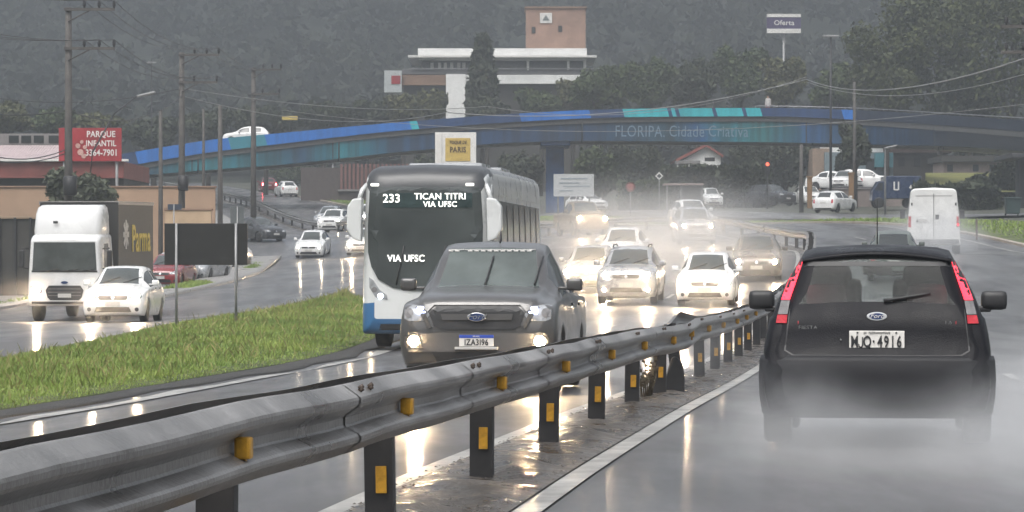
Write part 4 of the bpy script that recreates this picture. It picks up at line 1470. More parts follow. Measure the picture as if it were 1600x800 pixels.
for s in (-1, 1): add_lamps(o926, [(s * .68, -2.60, .90, .10)])
car('hatch', 482, 184, R(-4), white_p, 'white hatchback with parking lamps turning into the side street', lights=lamp_dim, lamp_r=.07)
car('suv', 514, 222, R(-8), white_p, 'white crossover waiting behind the white hatchback at the turning', lights=lamp_dim, lamp_r=.06)
car('hatch', 506, 238, R(-10), silver_p, 'silver car partly hidden behind the white crossover at the turning')
car('hatch', 562, 182, R(-6), white_p, 'white car with a lit headlamp half hidden by the left mirror of the bus', lights=lamp_on, lamp_r=.08)
car('suv', 556, 236, R(-10), white_p, 'pale car with lit lamps far behind the left mirror of the bus', lights=lamp_on, lamp_r=.07)
car('sedan', 432, 198, R(38), dark_p, 'dark sedan parked on the pavement corner beside the third utility pole', lights=None)
car('hatch', 421, 328, R(190), red_p, 'far red car with glowing brake lamps under the left of the overpass', tail=brake_hot, away=True)
car('hatch', 453, 305, R(195), white_p, 'far white car driving away beyond the left guard rail', away=True)
car('sedan', 1396, 104, AW, M('paint_greengrey', (.10, .115, .105), .3), 'grey-green car hidden up to its rear window by the black hatchback', away=True, H=1.56)
car('hatch', 1286, 218, R(150), white_p, 'white hatchback standing at the kerb of the service street', away=True)
# parked behind the black traffic board
PK = 'cars parked behind the black traffic board'
car('hatch', 250, 140, R(-6), red_p, 'red hatchback parked behind the white hatchback, left of the board post', group=PK)
car('hatch', 254, 152, R(-8), white_p, 'white hatchback parked behind the red hatchback and the lorry', group=PK)
car('sedan', 296, 156, R(-12), silver_p, 'silver sedan parked right of the red hatchback under the board', group=PK)
car('hatch', 336, 172, R(-14), white_p, 'white hatchback parked farthest right under the board', group=PK)
# car park on the terrace at the right
random.seed(11)
# ------------------------------------------------------------------ foliage
def foliage(name, lo, hi, scale=.5):
    return M(name, lo, .75, scale=scale, col2=hi, detail=6)


fol_dark = foliage('foliage_dark', (.014, .021, .010), (.042, .052, .022))
fol_mid = foliage('foliage_mid', (.018, .033, .009), (.062, .084, .024))
fol_olive = foliage('foliage_olive', (.034, .041, .014), (.095, .095, .035))
fol_deep = foliage('foliage_deep', (.018, .026, .006), (.068, .080, .020))
fol_grey = foliage('foliage_grey', (.035, .045, .026), (.10, .11, .07))
bark = M('bark', (.03, .025, .02), .9, scale=6, col2=(.075, .065, .052), bump=.6, bscale=25)


def leaf_quads(lobes, n, size, squash=1.0, shell=.45):
    """n small leaf clumps spread through ellipsoid lobes (x,y,z,rx,ry,rz)"""
    lobes = np.array(lobes, float)
    vol = lobes[:, 3] * lobes[:, 4] * lobes[:, 5]
    k = rng.choice(len(lobes), n, p=vol ** .8 / (vol ** .8).sum())
    d = rng.normal(size=(n, 3)); d /= np.linalg.norm(d, axis=1)[:, None]
    r = (shell + (1 - shell) * rng.random(n)) ** .8
    r *= 1 + .16 * np.sin(d[:, 0] * 7 + k) * np.sin(d[:, 2] * 9 + k * 2) + rng.normal(0, .06, n)
    c = lobes[k, :3] + d * r[:, None] * lobes[k, 3:]
    nrm = d * .6 + rng.normal(size=(n, 3)) * .7
    nrm /= np.linalg.norm(nrm, axis=1)[:, None]
    a = np.cross(nrm, rng.normal(size=(n, 3))); a /= np.linalg.norm(a, axis=1)[:, None]
    b = np.cross(nrm, a)
    s = size * (.5 + rng.random(n))[:, None]
    q = np.stack([c - a * s, c - b * s * .55 + nrm * s * .1, c + a * s, c + b * s * .55 - nrm * s * .12], 1)
    return q


def tree(name, x, y, base, lobes, n, size, mat, label, group=None, trunk_r=.22, cat='tree', limbs=True):
    """lobes relative to the base point"""
    root = empty(name, (x, y, base), 0, label, cat, group)
    np_mesh('crown', leaf_quads(lobes, n, size), n, mat, root)
    mb = MB()
    top = max(l[2] for l in lobes)
    low = min(l[2] - l[5] for l in lobes)
    cx = sum(l[0] for l in lobes) / len(lobes)
    mb.tube([(0, 0, -.4), (.05, .05, max(low, .3) * .6), (cx * .3, 0, (low + top) / 2), (cx * .6, 0, top)], [trunk_r * 1.25, trunk_r, trunk_r * .7, trunk_r * .25], n=9)
    if limbs:
        for l in lobes:
            mb.tube([(cx * .2, 0, max(low * .9, .3)), (l[0] * .55, l[1] * .55, (low + l[2]) / 2), (l[0], l[1], l[2] + l[5] * .3)], [trunk_r * .55, trunk_r * .38, trunk_r * .12], n=6)
    mb.build('trunk', bark, root)
    return root


def crown_at(name, px0, px1, py0, py1, d, mat, label, group=None, n=2600, size=.34, seed=0, base_py=None, nl=6, cat='tree', trunk_r=.22):
    """a tree whose crown fills about that window of the photo, at its own distance, with depth"""
    rr = random.Random(seed + int(px0 * 7 + d))
    s = d / F
    w, h = (px1 - px0) * s, (py1 - py0) * s
    cx = (px0 + px1) / 2
    x = (cx - 800) * s
    g = Zg(x, d)
    zc = CZ + (400 - (py0 + py1) / 2) * s - g
    lobes = [(0, 0, zc - h * .05, w * .36, w * .36, h * .42)]
    for k in range(nl):
        a = k * 6.283 / nl + rr.random()
        q = rr.uniform(.22, .36)
        lobes.append((math.cos(a) * w * q, math.sin(a) * w * q * .9, zc + rr.uniform(-.26, .30) * h, w * rr.uniform(.16, .24), w * rr.uniform(.16, .24), h * rr.uniform(.16, .26)))
    return tree(name, x, d, g, lobes, n, size, mat, label, group, trunk_r, cat)


# ------------------------------------------------------------------ overpass
def ramp_mat(name, x0, x1, stops, rough=.5, noise=.02, soft=False, stain=.7):
    m = bpy.data.materials.new(name)
    m.use_nodes = True
    nt = m.node_tree; N, L = nt.nodes.new, nt.links.new
    b = nt.nodes['Principled BSDF']
    tc = N('ShaderNodeTexCoord'); sp = N('ShaderNodeSeparateXYZ'); L(tc.outputs['Object'], sp.inputs[0])
    # the painted fields lean, so shift x with the height
    ad = N('ShaderNodeMath'); ad.operation = 'MULTIPLY_ADD'; ad.inputs[1].default_value = .3
    L(sp.outputs['Z'], ad.inputs[0]); L(sp.outputs['X'], ad.inputs[2])
    mr = N('ShaderNodeMapRange'); mr.inputs['From Min'].default_value = x0; mr.inputs['From Max'].default_value = x1
    nz = N('ShaderNodeTexNoise'); nz.inputs['Scale'].default_value = .45; nz.inputs['Detail'].default_value = 5
    L(tc.outputs['Object'], nz.inputs['Vector'])
    a2 = N('ShaderNodeMath'); a2.operation = 'MULTIPLY_ADD'; a2.inputs[1].default_value = noise
    L(ad.outputs[0], mr.inputs['Value']); L(nz.outputs['Fac'], a2.inputs[0]); L(mr.outputs[0], a2.inputs[2])
    rp = N('ShaderNodeValToRGB'); rp.color_ramp.interpolation = 'LINEAR' if soft else 'CONSTANT'
    el = rp.color_ramp.elements
    el[0].position, el[0].color = stops[0][0], (*stops[0][1], 1)
    el[1].position, el[1].color = stops[1][0], (*stops[1][1], 1)
    for p, c in stops[2:]:
        e = el.new(p); e.color = (*c, 1)
    L(a2.outputs[0], rp.inputs['Fac'])
    mx = N('ShaderNodeMixRGB'); mx.blend_type = 'MULTIPLY'; mx.inputs['Fac'].default_value = .35
    L(rp.outputs['Color'], mx.inputs['Color1']); L(nz.outputs['Fac'], mx.inputs['Color2'])
    # rain stains running down the face
    mp = N('ShaderNodeMapping'); mp.inputs['Scale'].default_value = (2.2, 2.2, .10); L(tc.outputs['Object'], mp.inputs['Vector'])
    n3 = N('ShaderNodeTexNoise'); n3.inputs['Scale'].default_value = 1.0; n3.inputs['Detail'].default_value = 6; L(mp.outputs['Vector'], n3.inputs['Vector'])
    r3 = N('ShaderNodeValToRGB'); r3.color_ramp.elements[0].position = .38; r3.color_ramp.elements[1].position = .60
    r3.color_ramp.elements[0].color = (.35, .33, .31, 1); r3.color_ramp.elements[1].color = (1, 1, 1, 1); L(n3.outputs['Fac'], r3.inputs['Fac'])
    m3 = N('ShaderNodeMixRGB'); m3.blend_type = 'MULTIPLY'; m3.inputs['Fac'].default_value = stain
    L(mx.outputs['Color'], m3.inputs['Color1']); L(r3.outputs['Color'], m3.inputs['Color2'])
    L(m3.outputs['Color'], b.inputs['Base Color'])
    b.inputs['Roughness'].default_value = rough
    return m


BR = [(60, 262, 262, 297, 20), (150, 262, 247, 284, 20), (195, 262, 240, 277, 20), (345, 262, 217, 264, 19), (430, 262, 209, 258, 17), (640, 262, 190, 236, 13), (820, 262, 177, 222, 13), (920, 262, 172, 220, 13),
      (1050, 262, 169.5, 221, 13), (1190, 262, 169, 222, 13), (1330, 260, 172, 225, 15), (1470, 248, 180, 228, 16), (1600, 228, 188, 236, 18), (1760, 205, 198, 250, 20)]


walljoint = M('joint_dark', (.02, .025, .03), .7)


def overpass():
    root = empty('overpass', (0, 0, 0), 0, 'long curved road overpass painted in blues with a lettered girder', 'overpass')
    px = np.arange(60, 1761, 20)
    D, T_, B_, H_ = [pchip(px, [b[0] for b in BR], [b[k] for b in BR]) for k in (1, 2, 3, 4)]
    X = (px - 800) * D / F
    zt = CZ + (400 - T_) * D / F
    zm = CZ + (400 - T_ - H_) * D / F
    zb = CZ + (400 - B_) * D / F
    def face(za, zc, dy, thick, name, mat, lean=0.0):
        mb = MB()
        rows = []
        for i in range(len(px)):
            rows.append([Vector((X[i], D[i] + dy, za[i])), Vector((X[i], D[i] + dy + lean, zc[i])), Vector((X[i], D[i] + dy + thick, zc[i])), Vector((X[i], D[i] + dy + thick, za[i])), Vector((X[i], D[i] + dy, za[i]))])
        mb.sheet(rows, smooth=False)
        return mb.build(name, mat, root)
    xo = lambda p: float((p - 60) / 1700)
    cy, bb, nv, db = (.03, .50, .57), (.01, .16, .56), (.008, .045, .15), (.018, .03, .06)
    X0, X1 = X[0] + 8, X[-1] + 8
    rel = lambda p: (float(np.interp(p, px, X)) - X[0]) / (X[-1] - X[0])
    st = [(0, nv), (rel(190), bb), (rel(345), (.03, .25, .33)), (rel(400), bb), (rel(636), cy), (rel(644), nv), (rel(806), bb), (rel(918), nv), (rel(972), cy), (rel(1040), nv), (rel(1045), cy), (rel(1054), nv), (rel(1059), cy),
          (rel(1112), nv), (rel(1117), cy), (rel(1144), nv), (rel(1149), cy), (rel(1158), nv), (rel(1163), cy), (rel(1188), nv), (rel(1312), bb), (rel(1330), db)]
    pm = ramp_mat('parapet_mural', X[0] + 3.9, X[-1] + 3.9, st, noise=.0, stain=.3)
    te, bl_, sl = (.012, .22, .27), (.008, .085, .24), (.010, .060, .14)
    st = [(0, nv), (rel(230), (.010, .03, .10)), (rel(330), te), (rel(440), (.012, .13, .18)), (rel(500), sl), (rel(560), te), (rel(640), sl), (rel(760), (.008, .055, .16)), (rel(900), (.012, .045, .11)), (rel(960), (.008, .050, .13)), (rel(1090), (.018, .075, .115)),
          (rel(1130), bl_), (rel(1190), te), (rel(1240), (.02, .16, .17)), (rel(1300), bl_), (rel(1350), (.012, .065, .15)), (rel(1460), (.010, .045, .11)), (rel(1540), (.014, .022, .04)), (.999, (.018, .02, .026))]
    gm = ramp_mat('girder_mural', X[0] + 3.4, X[-1] + 3.4, st, noise=.05, soft=True)
    face(zm, zt, -.35, .25, 'parapet', pm)
    face(zb, zm - .05, .05, .9, 'girder', gm)
    face(zm, zt, 9.1, .25, 'parapet', concrete)
    face(zb, zm - .05, 7.9, .9, 'girder', concrete)
    mb = MB()
    mb.sheet([[Vector((X[i], D[i] - .1, zm[i] + .02)), Vector((X[i], D[i] + 9.1, zm[i] + .02)), Vector((X[i], D[i] + 9.1, zm[i] - .4)), Vector((X[i], D[i] - .1, zm[i] - .4)), Vector((X[i], D[i] - .1, zm[i] + .02))] for i in range(len(px))], smooth=False)
    mb.build('deck', M('deck_concrete', (.10, .10, .10), .6), root)
    mb = MB()
    i0 = int(np.searchsorted(px, 1180))
    mb.tube([(X[i], D[i] - .2, zt[i] + .16) for i in range(i0, len(px))], .045, n=6)
    for i in range(i0, len(px)): mb.cyl((X[i], D[i] - .2, zt[i]), (X[i], D[i] - .2, zt[i] + .16), .03, n=6)
    mb.build('handrail', alloy, root)
    let = M('pale_letter', (.14, .22, .29), .5)
    ic = int(np.searchsorted(px, 1064))
    for wd, q in (('FLORIPA.', 1000), ('Cidade', 1073), ('Criativa', 1138)):
        text(wd, 1.32, let, root, (float(np.interp(q, px, X)), 262 + .02, CZ + (400 - 206) * 262 / F), rot=(R(90), R(.6), 0), ext=.01, sx=.74)
    for q in (300, 505, 720, 900, 1250, 1460):
        i = int(np.searchsorted(px, q))
        MB().box((X[i], D[i] + .03, (zb[i] + zm[i]) / 2 - .05), (.10, .05, zm[i] - zb[i] - .1)).build('joint', walljoint, root)
        MB().cyl((X[i] + .5, D[i] - .04, zm[i] - .1), (X[i] + .5, D[i] - .04, zb[i] - .15), .06, n=8).build('drain_pipe', walljoint, root)
    # piers
    for p0, w, mt in ((868, 1.5, None), (1640, 3.2, None), (165, 1.6, None)):
        d = float(np.interp(p0, px, D)); x = (p0 - 800) * d / F
        zl = Zg(x, d + 4) - 1.0; zu = float(np.interp(p0, px, zb)) - .25
        mb = MB()
        mb.box((x, d + 4.2, (zl + zu) / 2), (w, 1.6, zu - zl), bev=.06)
        mb.box((x, d + 4.5, zu + .1), (w * 1.6, 8.2, .36), bev=.06)
        mb.build('pier', M('pier_blue', (.008, .06, .19), .5, scale=.8, var=.3) if p0 < 1000 else M('pier_shaded', (.03, .03, .033), .6), root)  # right pier coloured near-black to stand in for shade beneath the deck
    return px, X, D, zt, zm


bpx, bX, bD, bzt, bzm = overpass()


def car_on(z, *a, **k):
    r = car(*a, **k)[0]
    r.location.z = z
    r.rotation_euler = (0, k.get('pitch', 0), r.rotation_euler.z)
    return r


r_ = car('hatch', 385, 264.5, R(-82), white_p, 'white hatchback crossing the overpass', lights=None, L=3.9)[0]
r_.location = ((385 - 800) * 266 / F, 266, float(np.interp(385, bpx, bzm)) + .42)
r_.rotation_euler = (R(0), R(-8) * 0, R(-90))
r_.rotation_euler = (0, 0, R(-90))


# ------------------------------------------------------------------ poles, lamps and wires
wood = M('pole_concrete', (.055, .05, .047), .8, scale=2, col2=(.095, .088, .08), bump=.4, bscale=12)
darkmetal = M('dark_metal', (.03, .03, .032), .5, metal=.3, var=.3)
palemetal = M('pale_metal', (.24, .24, .24), .45, metal=.3, var=.2)
WT = {}


def utility_pole(px, top, d, arms, label, key, r=.16, extra=None, group=None):
    x = (px - 800) * d / F
    g = Zg(x, d) + .05
    zt = CZ + (400 - top) * d / F
    root = empty('utility_pole', (x, d, g), 0, label, 'utility pole', group)
    MB().tube([(0, 0, -.4), (0, 0, (zt - g) * .5), (0, 0, zt - g)], [r, r * .85, r * .68], n=10).build('pole', wood, root)
    for py, ln, n in arms:
        z = CZ + (400 - py) * d / F - g
        mb = MB()
        mb.box((ln / 2 - .1, -.16, z), (abs(ln) + .1, .09, .11))
        mb.tube([(0, -.16, z - .5), (ln * .45, -.16, z - .05)], .025, n=5)
        arm = mb.build('crossarm', wood, root)
        ins = []
        for k in range(n):
            xi = ln * (.34 + .62 * k / max(n - 1, 1))
            m2 = MB()
            m2.lathe([(0, .035), (.06, .04), (.10, .085), (.13, .05), (.18, .085), (.21, .05), (.26, .07), (.30, .03)], 'Z', c=(xi, -.16, z + .05), n=10)
            m2.build('insulator', darkmetal, arm)
            ins.append(Vector((x + xi, d - .16, g + z + .36)))
        WT.setdefault(key, []).append(ins)
    if extra: extra(root, zt - g)
    return root


def transformer(zz):
    def f(root, h):
        mb = MB()
        mb.lathe([(0, .22), (.04, .28), (.75, .28), (.8, .2)], 'Z', c=(.12, -.42, zz), n=14)
        mb.box((.1, -.25, zz + .4), (.3, .3, .1))
        mb.build('transformer', darkmetal, root)
    return f


utility_pole(107, 12, 130, [(15, 1.95, 3), (76, 1.95, 3)], 'tall utility pole with two crossarms in front of the red sign', 'a', r=.19, extra=transformer(4.0))
utility_pole(284, 82, 165, [(86, 2.0, 3), (129, 1.9, 2)], 'second utility pole with two crossarms beside the overpass', 'b', r=.20, extra=transformer(4.4))
utility_pole(396, 106, 200, [(109, 1.8, 3), (147, 1.7, 2)], 'third utility pole with two crossarms beyond the black traffic board', 'c', r=.20)
utility_pole(344, 164, 180, [], 'bare utility pole right of the second crossarm pole', 'x', r=.17)
utility_pole(251, 172, 158, [], 'bare dark utility pole left of the second crossarm pole', 'x', r=.13)
utility_pole(318, 170, 196, [], 'thin bare pole between the two thicker utility poles', 'x', r=.11)
utility_pole(1335, 128, 235, [], 'tall dark pole with a small tree at its foot, right of the tall street lamp', 'y', r=.15)
utility_pole(1252, 226, 225, [], 'grey concrete post beside the white hatchback at the kerb', 'y', r=.17)
utility_pole(1612, 20, 112, [(42, -.95, 2), (82, -.95, 2)], 'utility pole at the right edge whose white crossarms reach into view', 'r', r=.17)


def lamp_post(px, top, d, label, arm=0.0, r=.09, head=(.9, .35, .14), mat=None, base_dz=0.0, lit=None, z0=None):
    x = (px - 800) * d / F
    g = (Zg(x, d) if z0 is None else z0) + .05
    h = CZ + (400 - top) * d / F - g
    root = empty('street_lamp', (x, d, g), 0, label, 'street lamp')
    mat = mat or darkmetal
    if arm:
        MB().tube([(0, 0, -.3), (0, 0, h * .55), (arm * .06, 0, h * .7), (arm * .5, 0, h * .9), (arm, 0, h)], [r, r * .9, r * .6, r * .5, r * .45], n=8).build('pole', mat, root)
    else:
        MB().tube([(0, 0, -.3), (0, 0, h)], [r, r * .7], n=8).build('pole', mat, root)
    c = (arm + (head[0] * .4 if arm > 0 else 0), 0, h + .02)
    MB().box(c, head, bev=.05, ry=-.22 if arm else 0).build('lamp_head', lit or palemetal, root)
    return root


lamp_post(1298, 57, 235, 'tall dark street lamp rising over the right of the overpass', r=.11, head=(1.2, .4, .18), mat=darkmetal)
lamp_post(140, 148, 150, 'street lamp on a long slanting arm above the red sign', arm=2.3, r=.07, head=(.9, .3, .12))
lamp_post(453, 185, 268, 'lamp with a flat yellow head above the left of the overpass', r=.04, head=(1.3, .45, .34), lit=M('yellow_lamp_head', (.50, .38, .10), .5), z0=float(np.interp(453, bpx, bzm)))
lamp_post(237, 98, 280, 'thin far lamp post with a pale head left of the second pole', r=.06, head=(.8, .3, .12))
lamp_post(520, 250, 300, 'short pale lamp post at the slatted fence', r=.09, head=(.3, .3, .6), mat=palemetal)
lamp_post(1383, 230, 215, 'thin pale pole with a slanting head in front of the blue truck', r=.08, head=(.9, .3, .12), mat=palemetal, arm=.01)

wire_m = M('wire', (.05, .05, .052), .6, var=.1)
wire_p = M('pale_wire', (.22, .22, .22), .5, var=.1)


def wire(a, b, sag, r=.02, mat=None, label='thin dark overhead wire strung between the utility poles on the left', group='overhead wires on the left'):
    a, b = Vector(a), Vector(b)
    P = [a.lerp(b, t) - Vector((0, 0, sag * 4 * t * (1 - t))) for t in np.linspace(0, 1, 15)]
    o = MB().tube(P, r, n=5).build('overhead_wire', mat or wire_m)
    tag(o, label, 'wire', group)


for lv in (0, 1):
    for k in range(3):
        A = WT['a'][lv][min(k, len(WT['a'][lv]) - 1)]
        B = WT['b'][lv][min(k, len(WT['b'][lv]) - 1)]
        Cc = WT['c'][lv][min(k, len(WT['c'][lv]) - 1)]
        wire(A, B, .7, .014); wire(B, Cc, .7, .014)
        wire(A, A + Vector((-6 + k * .3, -42, -.4)), .8, .014)
for i, (q, dz) in enumerate((((-30, 150, 168), (460, 146, 205)), ((-30, 160, 168), (460, 158, 205)), ((-30, 244, 128), (107, 236, 130)))) if False else ():
    pass
for p, q, sag in (((-30, 150, 160), (284, 138, 165), .5), ((284, 138, 165), (760, 166, 240), .6), ((-30, 176, 128), (107, 172, 130), .15), ((107, 172, 130), (284, 150, 165), .8), ((284, 150, 165), (700, 175, 240), 1.0), ((-30, 238, 128), (107, 232, 130), .35), ((-30, 246, 128), (107, 238, 130), .3)):
    wire(at(*p), at(*q), sag, .022, wire_p if q[0] > 600 else wire_m)
for p, q, sag, r in (((700, 176, 245), (1260, 124, 240), 1.2, .035), ((1260, 124, 240), (1612, 88, 112), 1.0, .03), ((760, 166, 245), (1260, 120, 240), 1.6, .02), ((1260, 128, 240), (1640, 104, 150), 1.2, .02), ((440, 172, 200), (1700, 150, 150), 1.5, .014)):
    wire(at(*p), at(*q), sag, r, wire_p, 'pale overhead cable sagging across above the overpass on the right', 'cables above the overpass')


# ------------------------------------------------------------------ signs
def board(name, px0, px1, py0, py1, d, label, mat, cat='sign', post_px=(), post_mat=None, thick=.12, base=None, pr=.05, edge=None, post_top=None, behind=False):
    x0, x1 = (px0 - 800) * d / F, (px1 - 800) * d / F
    z0, z1 = CZ + (400 - py1) * d / F, CZ + (400 - py0) * d / F
    cx = (x0 + x1) / 2
    g = Zg(cx, d) if base is None else base
    root = empty(name, (cx, d, g), 0, label, cat)
    MB().box((0, 0, (z0 + z1) / 2 - g), (x1 - x0, thick, z1 - z0), bev=.01).build('panel', mat, root)
    for p in post_px:
        x = (p - 800) * d / F - cx
        zt = (z1 - g) if post_top is None else CZ + (400 - post_top) * d / F - g
        gg = Zg(x + cx, d) - g
        yy = (thick / 2 + pr + .012) * (1 if behind else -1)
        MB().cyl((x, yy, gg - .3), (x, yy, zt), pr, n=10).build('post', post_mat or palemetal, root)
    if edge:
        mb = MB()
        w, h = x1 - x0, z1 - z0
        zc = (z0 + z1) / 2 - g
        for s in (-1, 1):
            mb.box((s * w / 2, -.02, zc), (.1, thick + .06, h + .1))
            mb.box((0, -.02, zc + s * h / 2), (w - .1, thick + .055, .1))
        mb.build('frame', edge, root)
    return root, d, g, cx


def sign_text(bd, body, px, py, size_px, mat, sx=1.0, bold=.01, thick=.12, shear=0.0):
    root, d, g, cx = bd
    p = at(px, py, d)
    return text(body, size_px * d / F / .72, mat, root, (p.x - cx, -thick / 2 - .012, p.z - g), bold=bold, sx=sx, ext=.006, shear=shear)


sign_red = M('sign_red', (.30, .018, .025), .5, var=.2, scale=1)
sign_white = M('sign_white', (.66, .65, .62), .5, var=.06)
b = board('shop_sign', 92, 190, 200, 252, 172, 'red sign board reading Parque Infantil with a phone number', sign_red, post_px=(100, 182), pr=.08, behind=True)
sign_text(b, 'PARQUE', 158, 210, 9.5, sign_white, .86)
sign_text(b, 'INFANTIL', 158, 224.5, 9, sign_white, .84)
sign_text(b, '3364-7901', 159, 239, 10, sign_white, .80)
mb = MB()
for (x, z, r_1) in ((122, 228, 4), (128, 222, 3), (133, 230, 3.4), (126, 238, 5), (131, 244, 4)):
    p = at(x, z, 172)
    mb.lathe([(0, r_1 * .034), (-.02, r_1 * .03)], 'Y', c=(p.x - b[3], -.07, p.z - b[2]), n=12)
mb.build('flower_drawing', M('sign_pale_pink', (.50, .30, .26), .5), b[0])
b = board('hotel_sign', 680, 744, 207, 300, 175, 'white pylon sign with a yellow field reading Paris behind the bus', sign_white, thick=.5)
pp_ = M('sign_yellow', (.50, .36, .10), .5, var=.1, scale=4)
MB().box(((715.5 - 800) * 175 / F - b[3], -.265, CZ + (400 - 234) * 175 / F - b[2]), (39 * .035, .03, 36 * .035), bev=.006).build('yellow_field', pp_, b[0])
brown_ink = M('brown_ink', (.09, .06, .03), .5)
sign_text(b, 'TOQUE DE', 715.5, 223, 5.0, brown_ink, .75, thick=.58, shear=.2)
sign_text(b, 'PARIS', 715.5, 234.5, 8.6, brown_ink, .82, thick=.58, bold=.012)
MB().box(((686 - 800) * 175 / F - b[3], -.28, CZ + (400 - 258) * 175 / F - b[2]), (.32, .08, 3.4), bev=.02).build('side_fin', plate_w, b[0])
board('traffic_board', 257, 387, 349, 414, 79, 'large black back of a traffic board on two thin posts in the grass', M('board_black', (.012, .011, .010), .5, var=.3, scale=1.5), post_px=(276, 369), thick=.05, pr=.035)
b = board('direction_sign', 360, 381, 322, 352, 140, 'small grey-green back of a sign above the black traffic board', M('sign_back', (.09, .10, .10), .5), post_px=(371,), thick=.04, pr=.03)
board('street_sign', 262, 284, 319, 328, 145, 'small dark blue street name plate beside the second pole', M('sign_navy', (.03, .04, .06), .5), post_px=(272,), thick=.04, pr=.03)
b = board('billboard', 865, 928, 272, 307, 236, 'white information board standing beside the blue pier', M('board_white', (.46, .47, .47), .4, var=.08, scale=2), post_px=(872, 921), thick=.12, pr=.07, behind=True)
mb = MB()
for k, (x0, x1, y) in enumerate(((876, 918, 279), (874, 905, 286), (880, 922, 291), (874, 896, 298))):
    p, q = at(x0, y, 236), at(x1, y, 236)
    mb.box(((p.x + q.x) / 2 - b[3], -.075, p.z - b[2]), (q.x - p.x, .02, .09))
mb.build('printed_lines', M('print_grey', (.26, .30, .32), .5), b[0])
b = board('advertising_sign', 1198, 1251, 22, 52, 330, 'purple and white advertising sign high on a pole against the misty hill', M('sign_purple', (.06, .045, .11), .5, var=.15, scale=1), post_px=(1225,), thick=.3, pr=.14, behind=True)
for y0, y1 in ((22, 27), (45, 52)):
    p0, p1 = at(1198, y0, 330), at(1251, y1, 330)
    MB().box((0, -.17, (p0.z + p1.z) / 2 - b[2]), (3.5, .06, p0.z - p1.z)).build('white_band', sign_white, b[0])
sign_text(b, 'Oferta', 1225, 36, 8, sign_white, 1.0, thick=.32)
for px_, py_, dd, shape, lab in ((985, 292, 222, 'ring', 'round red-rimmed traffic sign by the hedge'), (1030, 275, 236, 'diamond', 'white diamond traffic sign left of the red-roofed house')):
    p = at(px_, py_, dd)
    g = Zg(p.x, dd)
    root = empty('traffic_sign', (p.x, dd, g), 0, lab, 'traffic sign')
    mb = MB()
    if shape == 'ring':
        mb.lathe([(-.02, .33), (.02, .33)], 'Y', c=(0, 0, p.z - g), n=24)
        pn = mb.build('sign_plate', sign_white, root)
        MB().lathe([(-.034, .36), (-.034, .25), (.02, .25), (.02, .36)], 'Y', c=(0, -.01, p.z - g), n=24).build('red_rim', M('sign_rim', (.36, .12, .10), .5), pn)
    else:
        mb.box((0, 0, p.z - g), (.42, .03, .42), ry=R(45))
        pn = mb.build('sign_plate', sign_white, root)
        MB().box((0, -.02, p.z - g), (.24, .03, .24), ry=R(45)).build('symbol', trim, pn)
    MB().cyl((0, .05, -.3), (0, .05, p.z - g + .3), .035, n=8).build('post', palemetal, root)
p = at(1199, 262, 238); g = Zg(p.x, 238)
root = empty('traffic_light', (p.x, 238, g), 0, 'traffic light glowing red in front of the dark hedge', 'traffic light')
MB().cyl((0, 0, -.3), (0, 0, p.z - g + .3), .06, n=8).build('post', darkmetal, root)
MB().box((0, -.1, p.z - g), (.36, .24, .95), bev=.04).build('housing', darkmetal, root)
MB().lathe([(0, .13), (-.05, .14), (-.06, .10)], 'Y', c=(0, -.22, p.z - g + .24), n=14).build('red_lamp', M('signal_red', (1, .12, .06), .4, emit=.7), root)

# ------------------------------------------------------------------ buildings
wallw = M('wall_white', (.76, .76, .74), .7, scale=.6, var=.10)
walltan = M('wall_tan', (.36, .24, .16), .8, scale=.5, var=.12)
brickb = M('tower_brick', (.30, .19, .14), .8, scale=.8, var=.15, bump=.2, bscale=10)
wallgrey = M('wall_grey', (.20, .19, .185), .8, scale=.5, var=.15)
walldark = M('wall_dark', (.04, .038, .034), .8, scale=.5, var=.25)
redroof = M('red_roof', (.22, .06, .045), .7, scale=1.5, var=.25)
redband = M('red_fascia', (.19, .05, .04), .6, scale=.8, var=.2)
pinkroof = M('pink_awning', (.42, .34, .34), .6, scale=1.2, var=.12)
wing = M('wing_brown', (.24, .15, .10), .8, scale=.7, var=.15)


class Bld:
    def __init__(self, name, px, d, label, cat='building'):
        self.d = d
        self.x = (px - 800) * d / F
        self.g = Zg(self.x, d)
        self.root = empty(name, (self.x, d, self.g), 0, label, cat)

    def block(self, name, px0, px1, py0, py1, mat, depth=8, front=0.0, parent=None, bev=.02):
        s = self.d / F
        x0, x1 = (px0 - 800) * s - self.x, (px1 - 800) * s - self.x
        z1 = CZ + (400 - py0) * s - self.g
        z0 = -1.0 if py1 is None else CZ + (400 - py1) * s - self.g
        return MB().box(((x0 + x1) / 2, front + depth / 2, (z0 + z1) / 2), (x1 - x0, depth, z1 - z0), bev=bev).build(name, mat, parent or self.root)


